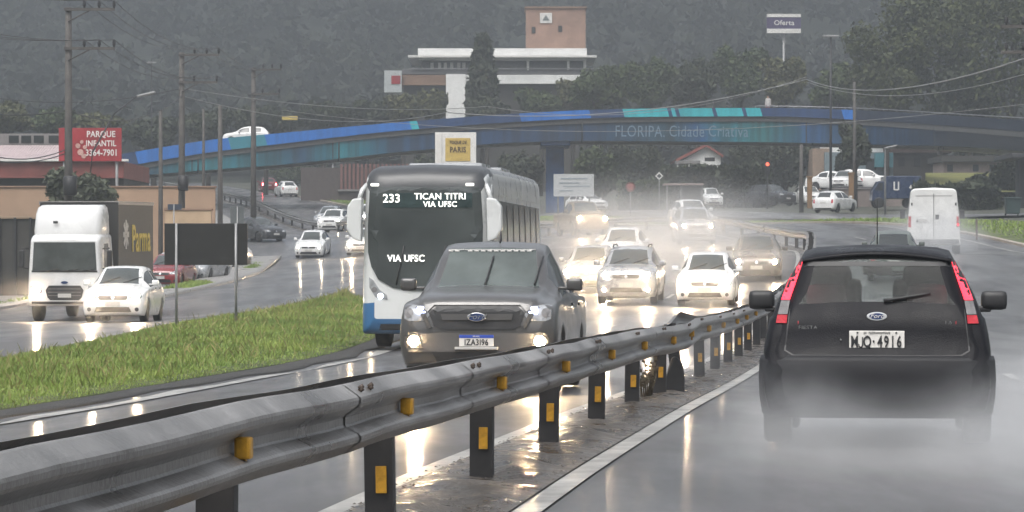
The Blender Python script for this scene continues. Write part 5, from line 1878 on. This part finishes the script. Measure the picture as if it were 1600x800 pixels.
def white_building():
    B = Bld('white_building', 790, 350, 'long white flat-roofed building with a brown brick tower on the hillside')
    B.block('roof_parapet', 653, 917, 75.5, 94, wallw, 14, 0)
    B.block('roof_slab', 638, 932, 87, 90.5, sign_white, 16, -.9)
    B.block('upper_floor', 660, 912, 94, 110, M('upper_wall', (.16, .165, .16), .5), 12, 1.3)
    for p0 in (672, 684, 693, 703, 714, 722): B.block('window', p0, p0 + 5, 97, 108, sign_white, .3, 1.05)
    for p0 in (823, 886, 912): B.block('column', p0, p0 + 4, 94, 110, sign_white, .4, .2)
    B.block('floor_slab', 628, 935, 108, 116, M('slab_grey', (.12, .12, .125), .6), 13, .2)
    B.block('railing', 640, 950, 106.5, 108, palemetal, .1, -.1)
    B.block('lower_band', 697, 906, 117, 131, wallw, 12, -.2)
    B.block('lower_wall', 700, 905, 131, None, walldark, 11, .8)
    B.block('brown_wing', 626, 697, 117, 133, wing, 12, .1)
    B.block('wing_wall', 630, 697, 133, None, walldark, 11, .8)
    B.block('stair_column', 697, 727, 116.5, None, wallw, 3, -.8)
    t = B.block('tower', 822, 916, 8, 76, brickb, 7, 3)
    B.block('tower_cap', 820, 918, 7, 9.5, wing, 7.4, 2.8, parent=t)
    e = B.block('emblem', 844, 863, 17, 33, sign_white, .1, 2.9, parent=t)
    s = 350 / F
    zc = CZ + (400 - 25) * s - B.g
    xx = (853.5 - 800) * s - B.x
    mb = MB()
    mb.prism([(xx - .4, zc - .28), (xx + .4, zc - .28), (xx, zc + .34)], 2.84, 2.88)
    mb.build('emblem_mark', M('emblem_grey', (.14, .16, .16), .5), t)
    for p0, y0 in ((831, 39), (873, 37)): B.block('window', p0, p0 + 6, y0, y0 + 10, walldark, .2, 2.92, parent=t)
    sg = B.block('sign', 601, 628, 111, 145, M('sign_pale', (.42, .45, .45), .5), 1, -1)
    B.block('red_mark', 612, 626, 119, 132, sign_red, .1, -1.08, parent=sg)


white_building()


def market():
    B = Bld('market_building', 90, 183, 'low market building with a pale pink awning and a red fascia at the left')
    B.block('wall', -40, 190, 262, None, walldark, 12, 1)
    B.block('fascia', -40, 192, 252, 278, redband, 13, .4)
    s = B.d / F
    x0, x1 = (-40 - 800) * s - B.x, (91 - 800) * s - B.x
    z = lambda py: CZ + (400 - py) * s - B.g
    n = 60
    mb = MB()
    rows = []
    for k in range(n + 1):
        x = x0 + (x1 - x0) * k / n
        w = .03 * (k % 2)
        rows.append([Vector((x, .2, z(249) + w - .05)), Vector((x, .15, z(248) + w)), Vector((x, 4.5, z(223) + w)), Vector((x, 4.5, z(223) + w - .06))])
    mb.sheet(rows, smooth=False)
    mb.build('awning', pinkroof, B.root)
    B.block('gutter', -40, 200, 248.5, 252, sign_white, .3, .1)
    B.block('upper_wall', -40, 92, 204, 224, wallgrey, 5, 4.6)
    for p0 in (2, 22, 42, 66): B.block('window', p0 - 8, p0 + 8, 207, 219, glass, .1, 4.55)


market()
B = Bld('boundary_wall', 160, 172, 'long tan boundary wall behind the lorry and the poles', 'wall')
B.block('wall', -40, 336, 293, None, walltan, .3)
B.block('coping', -42, 338, 290.5, 293, wing, .45, -.08)
B = Bld('dark_fence', 20, 126, 'dark wooden fence at the left edge behind the lorry', 'fence')
B.block('panel', -60, 80, 342, None, walldark, .2)
B.block('top_rail', -60, 81, 338, 342, M('fence_tan', (.26, .19, .13), .8), .35, -.08)
for k in range(6): B.block('post', -50 + k * 24, -46 + k * 24, 340, None, trim, .25, -.12)
B = Bld('low_tan_wall', 296, 160, 'short pale tan wall standing behind the black traffic board', 'wall')
B.block('wall', 258, 330, 329, None, M('wall_sand', (.46, .33, .21), .8, scale=.7), .3)
B.block('coping', 256, 332, 325.5, 329, wing, .4, -.05)
B = Bld('slatted_fence', 570, 290, 'reddish slatted fence on a bank left of the bus', 'fence')
B.block('backing', 470, 760, 262, None, M('fence_back', (.07, .055, .05), .8), .3)
for k in range(24): B.block('slat', 532 + k * 6.4, 535.4 + k * 6.4, 256, 297, M('slat_red', (.17, .075, .065), .7), .15, -.2, bev=0)
B.block('rail', 528, 690, 296, 299, wallgrey, .3, -.3)

# house with the red roof behind the hedge
B = Bld('red_roofed_house', 1090, 298, 'small white house with a red gable roof above the hedge')
s = 298 / F
z = lambda py: CZ + (400 - py) * s - B.g
xx = lambda p: (p - 800) * s - B.x
mb = MB()
mb.prism([(xx(1068), -1), (xx(1126), -1), (xx(1126), z(243)), (xx(1104), z(229)), (xx(1068), z(250))], 0, 9)
mb.build('wall', wallw, B.root)
mb = MB()
mb.prism([(xx(1054), z(250)), (xx(1102), z(224.5)), (xx(1130), z(243)), (xx(1129), z(246)), (xx(1103), z(229)), (xx(1056), z(253))][::-1], -.6, 9.5)
mb.build('roof', redroof, B.root)
B.block('window', 1101, 1117, 246, 252, walldark, .1, -.03)
B.block('veranda_roof', 1054, 1092, 252, 257, wallgrey, 2.4, -2.4)
for p0 in (1056, 1074): B.block('veranda_post', p0, p0 + 2, 257, None, wallw, .2, -2.3)

B = Bld('bus_shelter', 1066, 243, 'low grey bus shelter with a flat roof in front of the hedge', 'bus shelter')
B.block('roof', 1036, 1098, 287, 290, M('shelter_roof', (.26, .20, .18), .6), 2.2, -1.2)
B.block('back_panel', 1066, 1096, 290, 324, wallgrey, .15, .8)
for p0 in (1040, 1062, 1094): B.block('post', p0, p0 + 3, 290, None, palemetal, .16, -.9)
B.block('bench', 1042, 1062, 309, 312, walldark, .5, .2)

B = Bld('teal_building', 1330, 290, 'white and grey-blue building behind the car park under the overpass')
B.block('upper_wall', 1296, 1380, 190, 238, wallw, 9)
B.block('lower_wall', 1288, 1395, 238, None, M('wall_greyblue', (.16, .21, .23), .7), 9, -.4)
B.block('side_wing', 1270, 1296, 232, None, M('wall_ochre', (.26, .19, .14), .7), 6, .2)
B.block('awning', 1365, 1392, 240, 262, M('awning_teal', (.05, .20, .24), .6), 1.5, -1.6)
for p0 in (1306, 1352): B.block('window', p0, p0 + 16, 248, 266, glass, .1, -.46)
B = Bld('brown_house', 1435, 300, 'dark brown house behind the white van under the overpass')
B.block('wall', 1390, 1480, 238, None, M('wall_brown', (.05, .042, .036), .8), 8)
B.block('roof', 1385, 1486, 230, 239, M('roof_brown', (.07, .04, .034), .8, var=.3), 9, -.5)
for p0 in (1404, 1428, 1452): B.block('window', p0, p0 + 10, 246, 260, glass, .1, -.05)
B = Bld('pink_house', 1515, 280, 'low pale pink house above the yellowish lawn at the right')
B.block('wall', 1474, 1572, 252, None, M('wall_pink', (.40, .31, .28), .8), 7)
B.block('roof', 1468, 1580, 244, 253, walldark, 9, -1)
for p0 in (1480, 1520, 1546): B.block('window', p0, p0 + 9, 257, 268, glass, .1, -.05)
for k, (p0, p1, y0, dd) in enumerate(((1360, 1425, 14, 430), (1458, 1545, 5, 440), (1262, 1282, 76, 420), (1355, 1378, 72, 425))):
    lab = ('far house with a long white roof edge on the hillside', 'far house with a pale roof edge at the top right of the hillside', 'small far white house right of the advertising sign', 'small far house with a reddish wall left of the big trees')[k]
    dd = ground_hit((p0 + p1) / 2, y0 + 14)
    B = Bld('hillside_house', (p0 + p1) / 2, dd, lab)
    B.block('wall', p0 + 2, p1 - 2, y0 + 5, None, (walldark, walldark, wallw, redband)[k], 8, 1)
    B.block('roof', p0, p1, y0, y0 + 5, sign_white, 10)

# terrace with parked cars at the right
B = Bld('retaining_wall', 1350, 243, 'brownish retaining wall holding up the small car park', 'retaining wall')
B.block('wall', 1296, 1425, 296, None, M('wall_retaining', (.20, .165, .15), .8, scale=.6, var=.2), .4)
B.block('coping', 1294, 1427, 293.5, 296, wallgrey, .6, -.08)
zt_ = CZ + (400 - 294) * 243 / F
mb = MB()
xl, xr = (1296 - 800) * 243 / F, (1440 - 800) * 243 / F
mb.box(((xl + xr) / 2, 243.6 + 10, zt_ - 1.0), (xr - xl, 20, 2.0))
o = mb.build('car_park', asphalt_side); o['kind'] = 'structure'
TG = 'cars parked on the terrace'
for k, (p0, dd, pm_, rz, kd, lab) in enumerate(((1310, 247, white_p, -20, 'hatch', 'white hatchback parked at the left end of the terrace'), (1344, 249, white_p, 60, 'sedan', 'white sedan parked sideways on the terrace behind the tall dark pole'), (1300, 254, silver_p, 200, 'hatch', 'silver car parked at the back left of the terrace'),
                                             (1396, 251, white_p, 80, 'suv', 'white van-like car parked at the right end of the terrace'))):
    r0 = car(kd, p0, dd, R(rz), pm_, lab, group=TG)[0]
    r0.location.z = zt_ + .004
    r0.rotation_euler.x = 0
car('suv', 1232, 244, R(35), dark_p, 'dark minivan parked left of the grey concrete post')
car('hatch', 1274, 248, R(10), white_p, 'white car parked right of the grey concrete post behind the orange gate post')
car('hatch', 938, 248, R(30), white_p, 'white car half hidden behind the information board')
car('hatch', 1116, 246, R(5), white_p, 'white car seen end-on between the shelter and the hedge', W=1.5)
for p0, y0, lab in ((1265, 278, 'orange gate post left of the terrace'), (1330, 272, 'orange post at the foot of the tall dark pole')):
    p = at(p0, y0, 232); g = Zg(p.x, 232)
    mb = MB()
    mb.box((0, 0, (p.z - g) / 2), (.36, .3, p.z - g), bev=.03)
    mb.box((0, 0, p.z - g + .06), (.46, .42, .12), bev=.02)
    tag(mb.build('gate_post', M('orange_paint', (.20, .115, .05), .6), loc=(p.x, 232, g)), lab, 'gate post')


def blue_truck():
    d = 228
    x = (1402 - 800) * d / F
    g = Zg(x, d)
    root = empty('delivery_truck', (x, d, g + .02), 0, 'dark blue delivery truck with white marks parked before the brown house', 'truck')
    MB().box((.25, 0, 1.45), (2.5, 3.4, 1.6), bev=.05).build('cargo_box', blue_p, root)
    MB().prism([(-1.9, .5), (-1.0, .5), (-1.0, 1.9), (-1.45, 1.9), (-1.85, 1.2)], -.95, .95, bev=.05).build('cab', blue_p, root)
    MB().prism([(-1.74, 1.25), (-1.15, 1.25), (-1.15, 1.78), (-1.44, 1.78)], -.965, -.95).build('side_window', glass, root)
    for xx in (-1.4, .8):
        for yy in (-.85, .85):
            MB().lathe([(-.13, .30), (-.1, .38), (.1, .38), (.13, .30)], 'Y', c=(xx, yy, .38), n=16).build('wheel', rubber, root)
    mb = MB()
    for xx in (-.42, -.12): mb.box((xx, -1.71, 1.55), (.10, .02, .6))
    mb.box((-.27, -1.71, 1.28), (.22, .022, .10)); mb.box((.8, -1.71, 1.45), (.26, .02, .26), ry=.6)
    mb.build('white_mark', sign_white, root)


blue_truck()
# lawn that rises to the pink house
rows = []
mb = MB()
for k in range(9):
    d = 232 + k * 5
    row = []
    for j in range(13):
        p0 = 1446 + j * 14
        q = at(p0, 300 - 30 * smooth(k / 8.0), d)
        row.append(Vector((q.x, d, max(Zg(q.x, d) + .02, q.z))))
    rows.append(row)
mb.sheet(rows)
o = mb.build('lawn', M('lawn_green', (.10, .11, .025), .9, scale=.7, col2=(.20, .19, .05), bump=.5, bscale=15)); o['kind'] = 'structure'
# bin and low post at the right edge
p = at(1582, 338, 186); g = Zg(p.x, 186)
root = empty('waste_bin', (p.x, 186, g + .02), 0, 'dark green waste bin standing at the right edge beyond the van', 'bin')
MB().prism([(-.36, .12), (.36, .12), (.44, 1.0), (-.44, 1.0)], -.4, .4, bev=.03).build('body', M('bin_green', (.02, .04, .04), .5), root)
MB().box((0, -.02, 1.04), (.94, .9, .09), bev=.03).build('lid', M('bin_lid', (.03, .05, .05), .5), root)
for s in (-1, 1): MB().lathe([(-.04, .08), (.04, .08)], 'X', c=(s * .36, .3, .1), n=10).build('wheel', rubber, root)
p = at(1526, 372, 138); g = Zg(p.x, 138)
tag(MB().box((0, 0, .42), (.08, .08, .9), bev=.01).box((0, 0, .84), (.085, .085, .12)).build('marker_post', M('post_rusty', (.08, .05, .04), .7), loc=(p.x, 138, g)), 'thin rusty marker post at the kerb right of the white van', 'post')
# rubble and plants along the right kerb
wm = M('kerb_mud', (.09, .07, .055), .7, scale=2, col2=(.18, .15, .12), bump=.5)


# person on the overpass
def person(px, d, z, label):
    x = (px - 800) * d / F
    verts = [(0, 0, .93), (0, 0, 1.15), (0, 0, 1.38), (0, 0, 1.50), (0, -.01, 1.60), (0, 0, 1.70),
             (.17, 0, 1.40), (.21, .02, 1.12), (.20, -.06, .88), (-.17, 0, 1.40), (-.21, .02, 1.12), (-.20, -.06, .88),
             (.09, 0, .88), (.10, -.03, .48), (.10, .02, .08), (.10, -.12, .03), (-.09, 0, .88), (-.10, .05, .48), (-.10, .08, .08), (-.10, -.05, .03)]
    rad = [.15, .13, .15, .06, .085, .09, .065, .045, .04, .065, .045, .04, .095, .065, .045, .035, .095, .065, .045, .035]
    edges = [(0, 1), (1, 2), (2, 3), (3, 4), (4, 5), (2, 6), (6, 7), (7, 8), (2, 9), (9, 10), (10, 11), (0, 12), (12, 13), (13, 14), (14, 15), (0, 16), (16, 17), (17, 18), (18, 19)]
    me = bpy.data.meshes.new('skeleton')
    me.from_pydata(verts, edges, [])
    o = bpy.data.objects.new('tmp', me)
    C.objects.link(o)
    md = o.modifiers.new('s', 'SKIN')
    for k, v in enumerate(me.skin_vertices[0].data):
        v.radius = (rad[k], rad[k]); v.use_root = (k == 0)
    sb = o.modifiers.new('u', 'SUBSURF'); sb.levels = 1
    dg = bpy.context.evaluated_depsgraph_get()
    m2 = bpy.data.meshes.new_from_object(o.evaluated_get(dg))
    bpy.data.objects.remove(o)
    m2.name = 'person'
    m2.materials.clear()
    for m in (M('skin', (.30, .19, .14), .6), M('pale_top', (.50, .47, .46), .8), M('red_trousers', (.22, .07, .07), .8), M('hair', (.02, .015, .012), .6)): m2.materials.append(m)
    for p in m2.polygons:
        c = p.center
        p.material_index = 3 if c.z > 1.66 else 0 if c.z > 1.47 else 1 if c.z > .92 and abs(c.x) < .24 else 2
        p.use_smooth = True
    o = bpy.data.objects.new('person', m2)
    C.objects.link(o)
    o.location = (x, d, z)
    tag(o, label, 'person')


person(1200, 262.4, float(np.interp(1200, bpx, bzm)) + .03, 'person in a pale top and red trousers walking along the overpass')

# ------------------------------------------------------------------ trees and bushes
crown_at('bush', 74, 192, 262, 344, 150, fol_grey, 'large grey-green bush growing behind the lorry', n=5200, size=.17, nl=9, cat='bush')
TR = 'trees behind the overpass'
spec = [(880, 990, 92, 178, 312, fol_mid, 'olive tree right of the white building'), (960, 1065, 88, 172, 322, fol_mid, 'green tree second from the white building'), (1040, 1135, 78, 168, 318, fol_dark, 'tall rounded tree above the cyan parapet'),
        (1110, 1200, 68, 165, 326, fol_mid, 'tree below the purple advertising sign'), (1180, 1270, 84, 168, 314, fol_olive, 'olive tree left of the tall dark street lamp'), (1262, 1350, 96, 175, 310, fol_mid, 'low tree right of the tall dark street lamp'),
        (1310, 1460, 34, 192, 288, fol_deep, 'broad olive tree behind the overpass at the right'), (1380, 1556, -50, 184, 290, fol_deep, 'tallest olive tree at the upper right'), (1470, 1690, -80, 194, 280, fol_deep, 'big green tree at the upper right edge'), (1450, 1580, 90, 192, 284, fol_dark, 'dark tree between the tallest olive tree and the parapet'),
        (598, 660, 142, 196, 322, fol_olive, 'olive bush below the brown wing'), (645, 705, 134, 190, 330, fol_olive, 'olive bush left of the white stair column'), (720, 800, 148, 196, 326, fol_dark, 'dark bush below the pine'), (800, 890, 136, 190, 330, fol_mid, 'bush with pale flowers below the white building'), (860, 930, 118, 180, 334, fol_olive, 'olive tree at the right end of the lower white band')]
for i, (a, b_, c, e, d, m_, lab) in enumerate(spec):
    crown_at('tree', a, b_, c, e, d, m_, lab, TR, n=5200 if e - c < 100 else 8500, size=.21, seed=i)
TL = 'trees behind the market building'
for i, (a, b_, c, e, d, m_, lab) in enumerate([(-40, 60, 160, 208, 270, fol_olive, 'low olive tree at the left edge above the market building'), (40, 120, 166, 208, 275, fol_mid, 'low green tree behind the tall utility pole'), (100, 190, 172, 212, 285, fol_olive, 'low tree above the red sign'),
                                             (190, 290, 176, 236, 300, fol_dark, 'dark tree behind the left end of the overpass'), (280, 370, 166, 224, 305, fol_dark, 'dark tree behind the second utility pole'), (360, 470, 158, 216, 315, fol_dark, 'dark tree behind the white hatchback on the overpass'), (450, 560, 152, 206, 320, fol_dark, 'dark tree behind the bright blue parapet'), (540, 620, 156, 200, 325, fol_dark, 'dark tree left of the olive bushes')]):
    crown_at('tree', a, b_, c, e, d, m_, lab, TL, n=4400, size=.22, seed=40 + i)
crown_at('tree', 1306, 1366, 188, 266, 236.5, fol_dark, 'small dark tree round the foot of the tall dark pole', None, n=2200, size=.20, seed=70, trunk_r=.16)
TU = 'trees seen under the overpass'
for i, (a, b_, c, e, d, m_, lab) in enumerate([(770, 850, 222, 330, 285, fol_dark, 'dark tree left of the blue pier under the overpass'), (885, 970, 212, 318, 282, fol_mid, 'green tree behind the information board'), (950, 1050, 216, 320, 304, fol_dark, 'dark tree behind the diamond sign'), (1132, 1205, 216, 300, 304, fol_dark, 'dark tree right of the red-roofed house'), (1180, 1275, 206, 300, 296, fol_dark, 'dark tree behind the traffic light'),
                                             (1304, 1336, 236, 274, 262, fol_dark, 'small shrub before the grey-blue building'), (1380, 1460, 226, 300, 315, fol_dark, 'dark tree behind the brown house'), (1540, 1640, 214, 330, 240, fol_dark, 'very dark tree at the right edge under the overpass'), (1508, 1546, 270, 304, 235, fol_dark, 'round dark shrub in front of the lawn'), (1480, 1560, 206, 252, 300, fol_dark, 'dark tree behind the pink house'), (640, 720, 226, 320, 300, fol_dark, 'dark tree behind the pylon sign'), (405, 520, 222, 296, 372, fol_mid, 'far tree over the road under the left of the overpass')]):
    crown_at('tree', a, b_, c, e, d, m_, lab, TU, n=4400, size=.20, seed=80 + i)


# araucaria-like pine in front of the white building
def pine():
    d = 332
    s = d / F
    x = (754 - 800) * s
    g = Zg(x, d)
    z = lambda py: CZ + (400 - py) * s - g
    root = empty('pine_tree', (x, d, g), 0, 'dark tiered pine in front of the white building', 'tree')
    MB().tube([(0, 0, -.5), (0, 0, z(120)), (0, 0, z(54))], [.32, .2, .05], n=8).build('trunk', bark, root)
    V = []
    for k in range(19):
        f = k / 18
        zz = z(58) + (z(168) - z(58)) * f
        rad = (6 + 21 * f ** .7) * s * (1 if f < .75 else 1 - (f - .75) * .8)
        for j in range(11):
            a = j * 6.283 / 11 + k * .5
            for t in np.linspace(.15, 1, 8):
                for q in range(3):
                    c = np.array([math.cos(a) * rad * t, math.sin(a) * rad * t, zz - .10 * rad * t + .22 * (t ** 3) * rad]) + rng.normal(0, .10, 3)
                    e1 = rng.normal(0, .18, 3); e2 = rng.normal(0, .18, 3)
                    V.append([c - e1, c - e2, c + e1, c + e2])
    np_mesh('crown', np.array(V), len(V), fol_dark, root)


pine()


# clipped dark hedge
def hedge(px0, px1, py0, d, label, mat, depth=3.0):
    s = d / F
    x0, x1 = (px0 - 800) * s, (px1 - 800) * s
    xc = (x0 + x1) / 2
    g = Zg(xc, d)
    h = CZ + (400 - py0) * s - g
    n = 5200
    p = np.stack([rng.uniform((x0 - xc), (x1 - xc), n), rng.uniform(0, depth, n), rng.uniform(-.3, h, n)], 1)
    side = rng.random(n)
    p[side < .6, 1] = np.abs(rng.normal(0, .10, (side < .6).sum()))
    top = side > .72
    p[top, 2] = h + rng.normal(0, .12, top.sum()) + .12 * np.sin(p[top, 0] * 1.7)
    a = rng.normal(0, .2, (n, 3)); b2 = rng.normal(0, .2, (n, 3))
    q = np.stack([p - a, p - b2, p + a, p + b2], 1)
    root = empty('hedge', (xc, d, g), 0, label, 'hedge')
    np_mesh('leaves', q, n, mat, root)
    mb = MB()
    for k in range(9):
        xx = (x0 - xc) + (x1 - x0) * (k + .5) / 9
        mb.tube([(xx, depth / 2, -.2), (xx + .1, depth / 2, h * .5), (xx, depth / 2, h * .9)], [.06, .05, .02], n=5)
    mb.build('stems', bark, root)


hedge(1128, 1200, 266, 248, 'tall dark hedge between the shelter and the traffic light', fol_dark)
hedge(972, 1040, 292, 250, 'lower green hedge left of the bus shelter', fol_mid)
hedge(1040, 1128, 268, 256, 'dark hedge behind the bus shelter below the red-roofed house', fol_dark)
hedge(1436, 1560, 296, 222, 'dark low hedge along the street right of the white van', fol_dark)

# ------------------------------------------------------------------ forest on the hill (one far-off mass)
def forest():
    Q = []
    for k in range(1500):
        y = 395 + 560 * random.random() ** 1.1
        x = random.uniform(-1, 1) * (.175 * y + 12)
        r = random.uniform(2.6, 5.2)
        h = random.uniform(5, 11)
        z = Zg(x, y)
        n = 90
        q = leaf_quads([(x, y, z + h * .62, r, r, h * .42), (x + r * .4, y - r * .3, z + h * .5, r * .7, r * .7, h * .3)], n, .7 + y * .0005)
        Q.append(q)
    q = np.concatenate(Q)
    o = np_mesh('forest', q, len(q), M('forest_leaves', (.010, .014, .009), .9, scale=.022, col2=(.022, .027, .016), detail=2))
    tag(o, 'misty forest covering the hillside', 'forest', kind='stuff')


forest()
EXPO = 1.68
# ------------------------------------------------------------------ air: even haze, spray behind the wheels, halo mist added at lit lamps
def haze():
    o = MB().box((0, 520, 122), (1380, 1830, 262)).build('haze', [])
    o.location.z = 0
    m = bpy.data.materials.new('haze_air')
    m.use_nodes = True
    nt = m.node_tree
    nt.nodes.remove(nt.nodes['Principled BSDF'])
    v = nt.nodes.new('ShaderNodeVolumePrincipled')
    v.inputs['Color'].default_value = HAZE_COL
    v.inputs['Density'].default_value = HAZE_D
    v.inputs['Anisotropy'].default_value = .2
    nt.links.new(v.outputs[0], nt.nodes['Material Output'].inputs['Volume'])
    o.data.materials.append(m)
    o['kind'] = 'stuff'
    o['label'] = 'pale rain haze filling the air'


HAZE_COL = (.30, .325, .35, 1)
HAZE_D = .0016
haze()


def spray(loc, size, dens, rz=0, name='spray', col=(.84, .85, .86, 1), g=0.0):
    mb = MB()
    bmesh.ops.create_icosphere(mb.bm, subdivisions=3, radius=1)
    m = MATS.get('spray%g%g' % (dens, g))
    if not m:
        m = bpy.data.materials.new('spray_mist')
        m.use_nodes = True
        nt = m.node_tree; N, L = nt.nodes.new, nt.links.new
        nt.nodes.remove(nt.nodes['Principled BSDF'])
        v = N('ShaderNodeVolumePrincipled')
        v.inputs['Color'].default_value = col
        v.inputs['Anisotropy'].default_value = g
        tc = N('ShaderNodeTexCoord')
        ln = N('ShaderNodeVectorMath'); ln.operation = 'LENGTH'; L(tc.outputs['Object'], ln.inputs[0])
        nz = N('ShaderNodeTexNoise'); nz.inputs['Scale'].default_value = 2.2; nz.inputs['Detail'].default_value = 5
        L(tc.outputs['Object'], nz.inputs['Vector'])
        mr = N('ShaderNodeMapRange'); mr.interpolation_type = 'SMOOTHSTEP'
        mr.inputs['From Min'].default_value = 1.0; mr.inputs['From Max'].default_value = .15
        mr.inputs['To Min'].default_value = 0; mr.inputs['To Max'].default_value = dens
        L(ln.outputs['Value'], mr.inputs['Value'])
        m2 = N('ShaderNodeMapRange'); m2.inputs['From Min'].default_value = .35; m2.inputs['From Max'].default_value = .65
        m2.inputs['To Min'].default_value = .45; m2.inputs['To Max'].default_value = 1.35
        L(nz.outputs['Fac'], m2.inputs['Value'])
        mu = N('ShaderNodeMath'); mu.operation = 'MULTIPLY'; L(mr.outputs[0], mu.inputs[0]); L(m2.outputs[0], mu.inputs[1])
        L(mu.outputs[0], v.inputs['Density'])
        L(v.outputs[0], nt.nodes['Material Output'].inputs['Volume'])
        m.cycles.volume_step_rate = 2.0
        MATS['spray%g%g' % (dens, g)] = m
    o = mb.build(name, m)
    o.location = loc
    o.scale = size
    o.rotation_euler = (0, 0, rz)
    o['kind'] = 'stuff'
    o['label'] = 'white water spray thrown up by the wheels of a car, or halo mist added at lit lamps'
    return o


# around the black hatchback
spray(G(2.0, 22.6, .25), (.75, 2.4, .50), .20, R(-6.6))
spray(G(3.45, 22.6, .25), (.75, 2.4, .50), .20, R(-6.6))
spray(G(2.70, 21.4, .05), (2.1, 3.2, .55), .21, R(-6.6))
# mist hanging over the oncoming lanes
spray(G(5.2, 108, 1.0), (5.5, 26, 2.6), .035, R(-6.6))
spray(G(6.0, 140, 1.0), (8, 26, 3.0), .03, R(2))
spray(G(15.5, 118, .6), (2.6, 8, 1.7), .12, R(-6.6))
spray(G(1.9, 44, .4), (1.4, 6.5, 1.0), .10, R(-7))

spray(G(5.6, 27, .0), (3.8, 20, .85), .085, R(-6.6))
# extra mist added at the front of lit vehicles so their headlamps get halos
for x_, y_, dz in ((3.3, 91.5, .6), (5.5, 90.5, .6), (8.2, 106, .6), (2.4, 102.5, .6), (8.5, 144, .8), (4.1, 164, .9), (-10.8, 84.5, .6), (-14.6, 94, .7), (-8.7, 180, .6)):
    spray(G(x_, y_, dz), (1.3, 1.2, .9), .065, R(-6.6), g=.65)

# ------------------------------------------------------------------ light: overcast
EL, AZ = R(58), R(200)
w = bpy.data.worlds.new('World')
scene.world = w
w.use_nodes = True
nt = w.node_tree
bg = nt.nodes['Background']
sky = nt.nodes.new('ShaderNodeTexSky')
sky.sky_type = 'NISHITA'
sky.sun_disc = False
sky.sun_elevation = EL
sky.sun_rotation = AZ
sky.air_density = 1.0
sky.dust_density = 4.0
sky.ozone_density = 1.0
hs = nt.nodes.new('ShaderNodeHueSaturation')
hs.inputs['Saturation'].default_value = .28
nt.links.new(sky.outputs[0], hs.inputs['Color'])
nt.links.new(hs.outputs[0], bg.inputs['Color'])
bg.inputs['Strength'].default_value = .13
sun = bpy.data.lights.new('sun', 'SUN')
sun.energy = 0.9
sun.angle = R(40)
sun.color = (1, .97, .93)
so_ = bpy.data.objects.new('sun', sun)
C.objects.link(so_)
dv = Vector((math.sin(AZ) * math.cos(EL), math.cos(AZ) * math.cos(EL), math.sin(EL)))
so_.rotation_euler = dv.to_track_quat('Z', 'Y').to_euler()
so_.location = (0, 0, 60)

cam = bpy.data.cameras.new('camera')
cam.sensor_width = 36
cam.lens = F / 1600 * 36
cam.clip_start = .1
cam.clip_end = 4000
co = bpy.data.objects.new('camera', cam)
C.objects.link(co)
co.location = (0, 0, CZ)
co.rotation_euler = (R(90), 0, 0)
scene.camera = co

cam.dof.use_dof = False
scene.view_settings.view_transform = 'Standard'
scene.view_settings.look = 'None'
scene.view_settings.gamma = 1
scene.view_settings.exposure = EXPO
cy_ = scene.cycles
cy_.use_denoising = True
cy_.denoiser = 'OPENIMAGEDENOISE'
cy_.max_bounces = 6
cy_.diffuse_bounces = 2
cy_.glossy_bounces = 3
cy_.transmission_bounces = 4
cy_.transparent_max_bounces = 16
cy_.volume_bounces = 1
cy_.sample_clamp_indirect = 8
cy_.sample_clamp_direct = 0
cy_.caustics_reflective = False
cy_.caustics_refractive = False
cy_.use_adaptive_sampling = True
cy_.adaptive_threshold = .02
